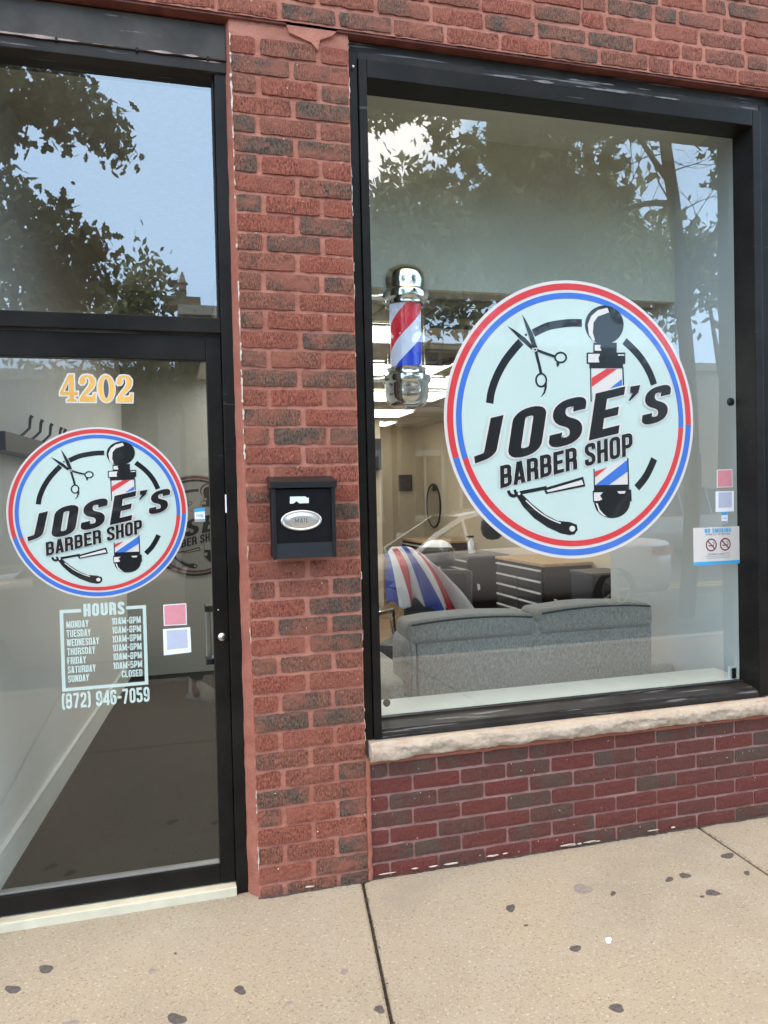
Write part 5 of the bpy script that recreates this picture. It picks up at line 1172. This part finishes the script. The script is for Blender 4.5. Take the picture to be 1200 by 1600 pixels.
def leaf_mesh(name, C, size, shape, mat, parent, droop=.0, facing=.5):
    n = len(C); k = len(shape)
    nrm = rng.normal(size=(n, 3)); nrm[:, 1] += facing*np.sign(rng.normal(size=n)+.5)*1.2; nrm /= np.linalg.norm(nrm, axis=1)[:, None]
    up = rng.normal(size=(n, 3)); up[:, 2] -= droop; a = np.cross(up, nrm); a /= np.linalg.norm(a, axis=1)[:, None]; b = np.cross(nrm, a)
    s = size*rng.uniform(.6, 1.25, n)
    V = C[:, None, :] + s[:, None, None]*(shape[None, :, 0, None]*a[:, None, :] + shape[None, :, 1, None]*b[:, None, :]) + (np.abs(shape[:, 0])**2)[None, :, None]*nrm[:, None, :]*(s*.7)[:, None, None]
    me = bpy.data.meshes.new(name); me.vertices.add(n*k); me.vertices.foreach_set('co', V.reshape(-1)); me.loops.add(n*k); me.loops.foreach_set('vertex_index', np.arange(n*k)); me.polygons.add(n); me.polygons.foreach_set('loop_start', np.arange(n)*k); me.polygons.foreach_set('loop_total', np.full(n, k))
    me.materials.append(mat); me.update(); me.validate()
    o = bpy.data.objects.new(name, me); COL.objects.link(o)
    if parent: o.parent = parent; o.location = -Vector(parent.location)
    return o
def blobs(lst, s0, yg=.13, clump=5, cr=.5):
    """lst: (px, py, rx, ry, n[, s]) in mirrored photo pixels at distance s -> leaf centres in little clumps"""
    out = []
    for e in lst:
        px, py, rx, ry, n = e[:5]; s = e[5] if len(e) > 5 else s0
        c = MP(px, py, s, yg); k = s/F
        m_ = max(1, n//clump)
        g_ = rng.normal(size=(m_, 3))*np.array([rx*k*.55, max(rx, ry)*k*.7, ry*k*.55])
        for q in g_:
            out.append(np.array(c)+q+rng.normal(size=(clump, 3))*cr*.3)
    return np.concatenate(out)
def tree(name, label, base, branches, C, size, shape, mat, tw=None, r0=.16, group='street trees mirrored in the glass', droop=.6, seed=1):
    t_ = thing(name, label, 'tree', base, group)
    tr = MB(); rnd = random.Random(seed)
    for pts, ra, rb_ in branches: tube_path(tr, [Vector(p) for p in pts], ra, rb_)
    if tw:
        for p, d, L_, r, dep in tw: twigs(tr, Vector(p), Vector(d).normalized(), L_, r, dep, rnd)
    tr.build('trunk', M['bark'], t_)
    leaf_mesh('crown', C, size, shape, mat, t_, droop)
    return t_
# oak at the kerb on the left: its leaves hang into the mirrored sky of the transom
s = 8.6
C = blobs([(-30, 150, 60, 45, 420), (40, 125, 60, 30, 300), (105, 150, 55, 25, 240), (150, 190, 38, 26, 170), (178, 225, 22, 26, 90), (10, 215, 28, 25, 120), (120, 205, 40, 18, 100), (60, 180, 45, 20, 110), (-25, 300, 40, 40, 200), (25, 335, 55, 32, 260), (75, 330, 28, 22, 100), (50, 400, 85, 60, 700), (120, 385, 34, 25, 140), (140, 405, 22, 18, 60), (20, 470, 100, 40, 600), (110, 455, 40, 30, 200), (-120, 250, 90, 160, 900), (-120, 90, 120, 80, 600)], s, .11, 6, .22)
bx = MP(-170, 480, s, .11)
tree('oak_tree', 'oak with drooping leafy branches mirrored at the left of the transom glass', (bx.x, bx.y, -.1), [([(bx.x, bx.y, -.1), (bx.x+.05, bx.y, 1.8), (bx.x, bx.y, 3.4), (bx.x-.1, bx.y, 5.4)], .17, .06), ([(bx.x, bx.y, 2.8), MP(-60, 400, s, .11), MP(30, 360, s, .11), MP(110, 390, s, .11)], .06, .012), ([(bx.x, bx.y, 3.3), MP(-60, 220, s, .11), MP(60, 160, s, .11), MP(150, 200, s, .11), MP(185, 240, s, .11)], .06, .008), ([(bx.x, bx.y, 2.6), MP(-40, 470, s, .11), MP(80, 470, s, .11), MP(130, 455, s, .11)], .05, .01)], C, .125, OAK, M['leaf_b'], None, droop=1.5, seed=2)
# large-leaved tree at the kerb seen in the window, with bare twigs
s = 8.4
T = lambda px, py, s=8.4: MP(px, py, s, .14)
C = blobs([(575, 172, 30, 20, 70), (615, 168, 26, 16, 60), (655, 165, 18, 14, 24), (690, 215, 16, 22, 34), (700, 190, 14, 14, 20), (735, 255, 24, 26, 60), (765, 235, 28, 22, 60), (685, 285, 18, 16, 34), (790, 190, 35, 25, 120), (850, 215, 60, 45, 520), (930, 190, 50, 35, 300), (830, 270, 55, 40, 280), (770, 300, 30, 25, 90), (880, 290, 40, 40, 180), (800, 350, 70, 40, 360), (850, 390, 90, 40, 400), (800, 230, 40, 40, 240), (940, 250, 28, 22, 60), (965, 290, 16, 18, 30), (1000, 205, 24, 14, 40), (1115, 205, 26, 24, 60), (1140, 270, 22, 30, 60), (1130, 220, 22, 16, 36), (700, 380, 70, 34, 180), (900, 100, 140, 40, 500), (1100, 120, 80, 40, 260), (640, 120, 60, 30, 150)], s, .14, 4, .20)
base = T(1072, 1000); base.z = -.1
tree('plane_tree', 'broad leaved street tree with bare twigs mirrored in the upper window', base, [
  ([base, T(1080, 800), T(1076, 600), T(1062, 440), T(1054, 330), T(1040, 230), T(1030, 130), T(1020, 20)], .105, .06),
  ([T(1050, 318), T(1010, 318), T(960, 332), T(910, 360), T(870, 368)], .045, .010), ([T(1046, 285), T(1015, 240), T(990, 200), T(970, 150)], .04, .014), ([T(1075, 470), T(1090, 405), T(1120, 360), T(1160, 300)], .05, .02),
  ([T(1030, 190), T(960, 150), T(860, 150), T(740, 170), T(640, 130), T(590, 150)], .035, .008), ([T(960, 332), T(930, 270), T(930, 240), T(950, 210)], .012, .004), ([T(870, 368), T(800, 330), T(740, 270), T(700, 220)], .02, .005)], C, .165, LOBE, M['leaf_a'],
  [(T(1050, 320), (-.6, 0, .5), 1.3, .012, 2), (T(1010, 320), (-.5, .1, -.3), 1.0, .010, 2), (T(960, 335), (.3, .2, .7), .9, .010, 2), (T(920, 355), (-.6, .1, .4), .8, .009, 2), (T(1052, 340), (.8, 0, .3), .9, .011, 2), (T(1055, 380), (.7, .1, .5), .9, .011, 2), (T(1045, 270), (.8, 0, .4), .8, .010, 2), (T(1040, 240), (-.8, 0, -.2), 1.0, .010, 2), (T(1110, 380), (.3, 0, .8), .7, .008, 2), (T(900, 362), (.2, 0, -.8), .6, .008, 2), (T(1060, 400), (-.8, .1, .35), 1.2, .010, 2), (T(990, 200), (.4, 0, -.4), .7, .008, 2), (T(1060, 420), (-.5, .2, .6), 1.1, .009, 2)], droop=.8, seed=5)
# trees across the road
def far_tree(label, px, s, blob, size, mat, shape=DIA, yg=.13, seed=1, droop=.3, clump=8, cr=.9, name='street_tree'):
    C = blobs(blob, s, yg, clump, cr); b0 = MP(px, 700, s, yg); b0.z = -.1
    ty = sum(e[1]*e[4] for e in blob)/sum(e[4] for e in blob); top = MP(px, ty, s, yg)
    tree(name, label, b0, [([b0, b0.lerp(top, .5)+Vector((.1, 0, 0)), top], .2, .08), ([b0.lerp(top, .6), MP(px-30, ty-8, s, yg)], .08, .02), ([b0.lerp(top, .7), MP(px+34, ty-6, s, yg)], .08, .02)], C, size, shape, mat, None, droop=droop, seed=seed)
far_tree('feathery pale tree mirrored in the window above the barber pole', 630, 15.5, [(600, 330, 30, 30, 360), (640, 300, 30, 26, 340), (660, 340, 40, 40, 760), (600, 390, 40, 40, 860), (650, 400, 60, 40, 1300), (560, 420, 60, 60, 800), (690, 400, 50, 40, 900), (620, 470, 90, 60, 1500), (700, 350, 30, 30, 400)], .24, M['leaf_d'], yg=.14, name='feathery_tree')
far_tree('dense dark tree mirrored in the middle of the window', 800, 18.5, [(760, 370, 60, 45, 1100), (830, 330, 70, 60, 1700), (900, 350, 70, 55, 1600), (960, 390, 60, 40, 1000), (860, 420, 160, 60, 3200), (720, 430, 60, 50, 900), (1000, 430, 60, 50, 1000), (840, 280, 60, 40, 350), (1050, 440, 60, 50, 900)], .32, M['leaf_c'], yg=.14)
far_tree('loose pale tree mirrored at the right edge of the window', 1125, 17.0, [(1080, 390, 30, 26, 160), (1120, 400, 50, 40, 420), (1150, 360, 36, 36, 260), (1180, 420, 60, 50, 500), (1060, 440, 50, 40, 340)], .26, M['leaf_d'], yg=.14, name='feathery_tree')
far_tree('small bushy tree mirrored beside the church pinnacle in the transom', 228, 19.0, [(224, 440, 22, 20, 260), (206, 460, 26, 18, 200), (228, 474, 20, 14, 200), (170, 475, 50, 18, 320), (205, 500, 45, 18, 320)], .22, M['leaf_c'], yg=.11)
far_tree('leafy tree across the road mirrored in the top of the door glass', 200, 13.5, [(60, 575, 50, 12, 160), (165, 590, 34, 26, 260), (210, 600, 34, 30, 300), (260, 590, 40, 28, 340), (180, 640, 30, 20, 140), (300, 600, 30, 30, 160), (100, 600, 40, 14, 120)], .17, M['leaf_c'], yg=.11)
# buildings across the road
def house(label, x0, x1, y, h, mat, nw, floors, name='town_building'):
    t_ = thing(name, label, 'building', ((x0+x1)/2, y-4, 0), 'buildings across the road')
    MB().box(x0, x1, y-8, y, -.05, h).build('wall', mat, t_); MB().box(x0-.1, x1+.1, y-8.05, y+.15, h+.001, h+.25).build('cornice', M['far_stone'], t_)
    for fl in range(floors):
        for i in range(nw):
            xc = x0+(i+.5)*(x1-x0)/nw; z0 = .9+fl*3.1; ww = min(1.1, (x1-x0)/nw*.6); z1 = z0+1.7
            f = MB(); f.box(xc-ww/2-.12, xc+ww/2+.12, y+.002, y+.10, z0-.16, z0-.001); f.box(xc-ww/2-.12, xc+ww/2+.12, y+.002, y+.08, z1+.001, z1+.18)
            f.box(xc-ww/2-.10, xc-ww/2-.001, y+.002, y+.07, z0, z1); f.box(xc+ww/2+.001, xc+ww/2+.10, y+.002, y+.07, z0, z1); f.box(xc-.03, xc+.03, y+.031, y+.06, z0, z1)
            fo_ = f.build('window', M['far_stone'], t_); MB().box(xc-ww/2, xc+ww/2, y+.002, y+.03, z0, z1).build('pane', M['far_glass'], fo_)
    return t_
ch = house('tan stone church front with a pinnacle mirrored in the transom', .55, 6.2, -17.95, 6.35, M['far_brick'], 3, 2, 'church')
cxx = MP(285, 430, 21.3, .11).x
MB().box(cxx-.5, cxx+.45, -18.6, -18.0, 6.605, 6.86).box(cxx-.10, cxx+.10, -18.4, -18.2, 6.861, 7.24).lathe([(.15, 7.24), (.15, 7.28), (.10, 7.31), (.06, 7.45), (.02, 7.57), (0, 7.59)], (cxx, -18.3, 0), 8).build('pinnacle', M['far_brick'], ch)
house('low grey building mirrored behind the door lettering', -9.5, .4, -17.9, 4.6, M['far_grey'], 5, 1)
house('brown brick building mirrored behind the round logo', 6.4, 14.5, -18.05, 5.6, M['far_brick'], 5, 2)
house('pale rendered building mirrored at the right end of the window', 14.7, 26, -17.9, 5.2, M['far_stone'], 5, 1)

# cars
def car(label, x0, L_, y, paintmat, hroof=1.45, suv=False, wdt=1.8, nose_left=True, name='parked_car'):
    t_ = thing(name, label, 'car', (x0+L_/2, y, -.15)); zb = -.15
    def X(u): return x0+L_*(u if nose_left else 1-u)
    us = [0, .02, .06, .12, .20, .27, .33, .40, .48, .56, .64, .72, .80, .87, .93, .98, 1.0]
    if suv: belt = [.62, .78, .92, .97, 1.00, 1.02, 1.03, 1.03, 1.04, 1.04, 1.05, 1.06, 1.07, 1.08, 1.08, 1.02, .92]
    else: belt = [.52, .66, .76, .82, .87, .91, .93, .94, .95, .95, .96, .97, .98, .99, .98, .93, .80]
    if suv: rf = [0]*5+[1.04, 1.35, hroof-.05, hroof, hroof, hroof, hroof-.01, hroof-.03, hroof-.08, hroof-.25, 0, 0]
    else: rf = [0]*5+[.93, 1.14, hroof-.10, hroof-.01, hroof, hroof-.01, hroof-.06, hroof-.17, 1.08, 0, 0, 0]
    hw = [.62, .76, .84, .88, .90, .90, .90, .90, .90, .90, .90, .90, .90, .89, .87, .80, .68]
    k = wdt/1.8; body = MB(); rings = []
    for i, u in enumerate(us):
        w_ = hw[i]*k; bz = belt[i]; q = [(w_*.86, .24), (w_*.97, .34), (w_, .55), (w_*.985, bz-.12), (w_*.93, bz)]
        ring = [Vector((X(u), y+s_*a, zb+z)) for s_, seq in ((1, q), (-1, q[::-1])) for a, z in seq]
        rings.append(ring)
    n = len(rings[0]); vs = sum(rings, [])
    fs = [(i*n+j, i*n+(j+1) % n, (i+1)*n+(j+1) % n, (i+1)*n+j) for i in range(len(us)-1) for j in range(n)] + [tuple(range(n))[::-1], tuple((len(us)-1)*n+j for j in range(n))]
    body.add(vs, fs, 0, True)
    idx = [i for i in range(len(us)) if rf[i] > 0]; gl = MB(); rings = []
    for i in idx:
        bw = hw[i]*.93*k; rw = .62*k if rf[i] > belt[i]+.15 else bw*.9
        rings.append([Vector((X(us[i]), y+bw, zb+belt[i])), Vector((X(us[i]), y+rw, zb+rf[i]-.04)), Vector((X(us[i]), y+rw*.8, zb+rf[i])), Vector((X(us[i]), y-rw*.8, zb+rf[i])), Vector((X(us[i]), y-rw, zb+rf[i]-.04)), Vector((X(us[i]), y-bw, zb+belt[i]))])
    vs = sum(rings, []); m_ = len(idx)
    gl.add(vs, [(i*6+a, i*6+a+1, (i+1)*6+a+1, (i+1)*6+a) for i in range(m_-1) for a in (0, 4)], 0, False)
    steep = [i for i in range(m_-1) if i < 2 or i >= m_-3]
    gl.add(vs, [(i*6+a, i*6+a+1, (i+1)*6+a+1, (i+1)*6+a) for i in steep for a in (2,)], 0, False)
    roof = [(i*6+a, i*6+a+1, (i+1)*6+a+1, (i+1)*6+a) for i in range(m_-1) for a in (1, 2, 3) if not (a == 2 and i in steep)]
    body.add(vs, roof, 0, True)
    for s_ in (1, -1):   # pillars and roof rail lines
        e = 1 if s_ == 1 else 4; b0 = 0 if s_ == 1 else 5
        body.tube([rings[i][e]+Vector((0, s_*.008, 0)) for i in range(m_)], .022, 6)
        for i in (2, m_//2, m_-3): body.tube([rings[i][b0]+Vector((0, s_*.006, 0)), rings[i][e]+Vector((0, s_*.006, 0))], .026, 6)
    bo = body.build('body', paintmat, t_); gl.build('windows', M['carglass'], t_)
    for u in (.18, .80):
        for s_ in (1, -1):
            c = (X(u), y+s_*(.80*k), zb+.32); wm = MB().lathe([(.20, -.10), (.30, -.10), (.32, -.07), (.32, .07), (.30, .10), (.20, .10)], c, 28, axis='y'); wo = wm.build('wheel', M['tyre'], t_)
            r_ = MB(); r_.lathe([(0, .105*s_), (.06, .108*s_), (.07, .09*s_)], c, 16, axis='y')
            for a in range(5):
                th = a*2*pi/5; r_.tube([Vector(c)+Vector((.04*cos(th), s_*.098, .04*sin(th))), Vector(c)+Vector((.2*cos(th), s_*.092, .2*sin(th)))], .024, 6)
            r_.lathe([(.19, .1*s_), (.21, .104*s_), (.215, .08*s_)], c, 28, axis='y'); r_.build('rim', M['rim'], wo)
            MB().lathe([(0, 0), (.37, 0)], (X(u), y+s_*(.895*k), zb+.34), 28, axis='y').build('wheel_arch', M['black'], t_) if False else None
    for s_ in (1, -1):
        h = MB(); h.grid(lambda a, b: Vector((X(.015+.14*a), y+s_*(hw[1]*k+(.895-hw[1])*k*min(1, a*1.6)+.012), zb+(.70 if suv else .62)+.10*b*(1-.6*a)+.08*a)), 8, 2); h.build('headlight', M['head'], t_)
        h = MB(); h.grid(lambda a, b: Vector((X(1.0-.09*a), y+s_*(.70*k+.17*k*min(1, a*1.8)+.02), zb+(.78 if suv else .74)+.17*b*(1-.4*a)+.03*a)), 8, 2); h.build('tail_light', M['tail'], t_)
        mm = MB(); mm.bbox(X(.33)-.06, X(.33)+.06, y+s_*.93*k-.08, y+s_*.93*k+.08, zb+.96, zb+1.10, .03); mm.build('wing_mirror', paintmat, t_)
    MB().box(min(X(.12), X(.9)), max(X(.12), X(.9)), y-.86*k, y+.86*k, zb+.20, zb+.239).build('underbody', M['black'], t_)
    return t_
car('silver car parked at the kerb, mirrored across the door glass', -2.3, 3.75, -3.75-1.25, M['car_silver'], 1.62, True, 1.8)
car('white saloon on the near lane, mirrored behind the big round logo', 1.65, 5.2, -6.9, M['car_white'], 1.46, False, 1.85)
car('grey off-roader across the road, mirrored right of the round logo', 8.2, 4.6, -12.6, M['car_grey'], 1.75, True, 1.9)

# ------------------------------------------------------------ the photographer (seen mirrored in the door)
per = thing('person', 'person in dark clothes and off white trainers holding up a phone, mirrored in the door', 'person', (.32, -3.28, GZ))
def skin_obj(name, joints, edges, mat, root=0, sub=2):
    me = bpy.data.meshes.new(name); me.from_pydata([Vector(j[:3]) for j in joints], edges, []); me.materials.append(mat)
    o = bpy.data.objects.new(name, me); COL.objects.link(o); o.parent = per; o.location = -Vector(per.location)
    sk = o.modifiers.new('skin', 'SKIN'); sk.use_smooth_shade = True
    for i, j in enumerate(joints):
        sv = me.skin_vertices[0].data[i]; sv.radius = (j[3], j[4] if len(j) > 4 else j[3]); sv.use_root = (i == root)
    s_ = o.modifiers.new('sub', 'SUBSURF'); s_.levels = sub; s_.render_levels = sub
    return o
g0 = GZ
hipL, hipR = (.23, -3.27, .93), (.42, -3.30, .93)
kL, aL = (.215, -3.04, .50), (.19, -2.98, g0+.10); kR, aR = (.46, -3.24, .49), (.46, -3.36, g0+.10)
pel, wai, che, nec = (.325, -3.285, .96), (.325, -3.30, 1.10), (.315, -3.30, 1.34), (.31, -3.285, 1.50)
shL, shR = (.135, -3.27, 1.41), (.49, -3.30, 1.41)
elL, wrL = (.02, -3.20, 1.20), (-.075, -3.035, 1.49); elR, wrR = (.40, -3.10, 1.21), (.085, -3.035, 1.47)
bd_j = [(*pel, .115, .09), (*wai, .13, .10), (*che, .155, .115), (*nec, .06), (.31, -3.26, 1.58, .055), (.31, -3.25, 1.66, .085, .10), (.31, -3.25, 1.75, .07, .085),
        (*shL, .065), (*elL, .045), (*wrL, .030), (*shR, .065), (*elR, .045), (*wrR, .030), (*hipL, .07), (*kL, .05), (*aL, .042), (.185, -2.87, g0+.035, .035), (*hipR, .07), (*kR, .05), (*aR, .042), (.475, -3.25, g0+.035, .035)]
bd_e = [(0, 1), (1, 2), (2, 3), (3, 4), (4, 5), (5, 6), (2, 7), (7, 8), (8, 9), (2, 10), (10, 11), (11, 12), (0, 13), (13, 14), (14, 15), (15, 16), (0, 17), (17, 18), (18, 19), (19, 20)]
skin_obj('body', bd_j, bd_e, M['skin'])
skin_obj('jersey', [(*[pel[0], pel[1], .90], .178, .146), (*wai, .145, .118), (*che, .172, .13), (nec[0], nec[1], 1.465, .085), (*shL, .08), (*elL, .06), (elL[0]*.35+wrL[0]*.65, elL[1]*.35+wrL[1]*.65, elL[2]*.35+wrL[2]*.65, .045), (*shR, .08), (*elR, .06), (elR[0]*.35+wrR[0]*.65, elR[1]*.35+wrR[1]*.65, elR[2]*.35+wrR[2]*.65, .045)], [(0, 1), (1, 2), (2, 3), (2, 4), (4, 5), (5, 6), (2, 7), (7, 8), (8, 9)], M['jacket'])
skin_obj('trousers', [(pel[0], pel[1], .97, .155, .125), (*hipL[:2], .87, .122), (*kL, .086), (aL[0], aL[1], aL[2]+.02, .062), (*hipR[:2], .87, .122), (*kR, .086), (aR[0], aR[1], aR[2]+.02, .062), (pel[0], pel[1], 1.07, .150, .122)], [(7, 0), (0, 1), (1, 2), (2, 3), (0, 4), (4, 5), (5, 6)], M['navy'], root=7)
hr = MB()
def hair_fn(u, v):
    a = 2*pi*u; front = max(0, sin(a)); lim = rad(122-62*front**.7); t = lim*v
    k = 1+.03*noise.noise(Vector((cos(a)*4, sin(a)*4, v*5)))
    return Vector((.31+.098*k*sin(t)*cos(a), -3.262+.118*k*sin(t)*sin(a), 1.70+.125*k*cos(t)))
hr.grid(hair_fn, 28, 12); hro = hr.build('hair', M['hair'], per); sdm = hro.modifiers.new('thick', 'SOLIDIFY'); sdm.thickness = .012
for s_ in (-1, 1): MB().lathe([(0, .012), (.010, .008), (.013, 0)], (.31+s_*.032, -3.158, 1.685), 12, axis='y').build('eye', M['black'], per)

fm = MB(); fm.tube([(.285, -3.162, 1.61), (.31, -3.155, 1.607), (.335, -3.162, 1.61)], .006, 6); fm.build('mouth', M['ink_maroon'], per)
ns_ = MB(); ns_.tube([(.31, -3.16, 1.69), (.31, -3.138, 1.652), (.31, -3.152, 1.64)], [.010, .015, .012], 8); ns_.build('nose', M['skin'], per)
for s_ in (-1, 1): skin_obj('ear', [(.31+s_*.092, -3.25, 1.69, .012, .02), (.31+s_*.096, -3.25, 1.65, .010, .016)], [(0, 1)], M['skin'], sub=1)
def shoe(x, y, dx, dy):
    d = Vector((dx, dy, 0)).normalized(); sN = Vector((-d.y, d.x, 0))
    def f(u, v):
        w_ = (.036+.016*sin(pi*min(1, u*1.05))**.6)*(1 if u < .95 else .05 if u > .99 else .75); h_ = .10*(1-u)**.8+.052 if u < .9 else .012 if u > .99 else .045
        a = 2*pi*v; p = Vector((x, y, g0+.018))+d*(-.085+.285*u); return p+sN*w_*cos(a)*(1 if u > 0 else .5)+Vector((0, 0, max(0, sin(a))*h_))
    b = MB(); b.grid(f, 14, 16); b.build('shoe', M['shoe'], per)
    b = MB()
    out_ = [Vector((x, y, 0))+d*(-.092+.30*(.5-.5*cos(pi*i/12)))+sN*(.038+.017*sin(pi*i/12))*(0 if i in (0, 12) else 1) for i in range(13)] + [Vector((x, y, 0))+d*(-.092+.30*(.5-.5*cos(pi*i/12)))-sN*(.038+.017*sin(pi*i/12)) for i in range(11, 0, -1)]
    n = len(out_); b.add([(*p.xy, g0+.0005) for p in out_]+[(*p.xy, g0+.028) for p in out_], [tuple(range(n)), tuple(range(n, 2*n))[::-1]]+[(i, (i+1) % n, (i+1) % n+n, i+n) for i in range(n)]); b.build('sole', M['sole'], per)
shoe(aL[0]+.01, aL[1]+.02, .65, .76); shoe(aR[0], aR[1]+.02, .15, 1)
def hand(wr, s_, px):   # five bent fingers wrapped on the side of the phone
    wr = Vector(wr); palm = Vector((px+s_*.022, -3.040, CZ-.045)); j = [(*wr, .028, .020), (*(wr.lerp(palm, .6)), .036, .017), (*palm, .036, .016)]; e = [(0, 1), (1, 2)]
    skin_obj('hand', j, e, M['skin'], sub=2)
    for i, (L_, dz) in enumerate(((.060, .038), (.068, .016), (.064, -.006), (.050, -.027))):
        r = palm+Vector((0, -.004, dz+.012)); j = [(*r, .010), (*(r+Vector((s_*.012, -.012, L_*.20))), .009), (*(r+Vector((s_*-.006, -.022, L_*.28))), .0085), (*(r+Vector((s_*-.006-s_*L_*.45, -.020, L_*.25))), .0075)]
        skin_obj('finger', j, [(0, 1), (1, 2), (2, 3)], M['skin'], sub=1)
    r = palm+Vector((0, .006, .01)); skin_obj('thumb', [(*r, .012), (*(r+Vector((-s_*.004, .006, .03))), .011), (*(r+Vector((-s_*.012, .008, .055))), .0095)], [(0, 1), (1, 2)], M['skin'], sub=1)
hand(wrL, -1, -.040); hand(wrR, 1, .040)
ph = thing('phone', 'black mobile phone held up in both hands', 'phone', (0, -3.03, CZ-.06))
MB().bbox(-.036, .036, -3.036, -3.027, CZ-.125, CZ+.022, .004).build('phone_body', M['phone'], ph); MB().bbox(-.030, .004, -3.0265, -3.0235, CZ-.018, CZ+.016, .002).build('camera_bump', M['black'], ph)
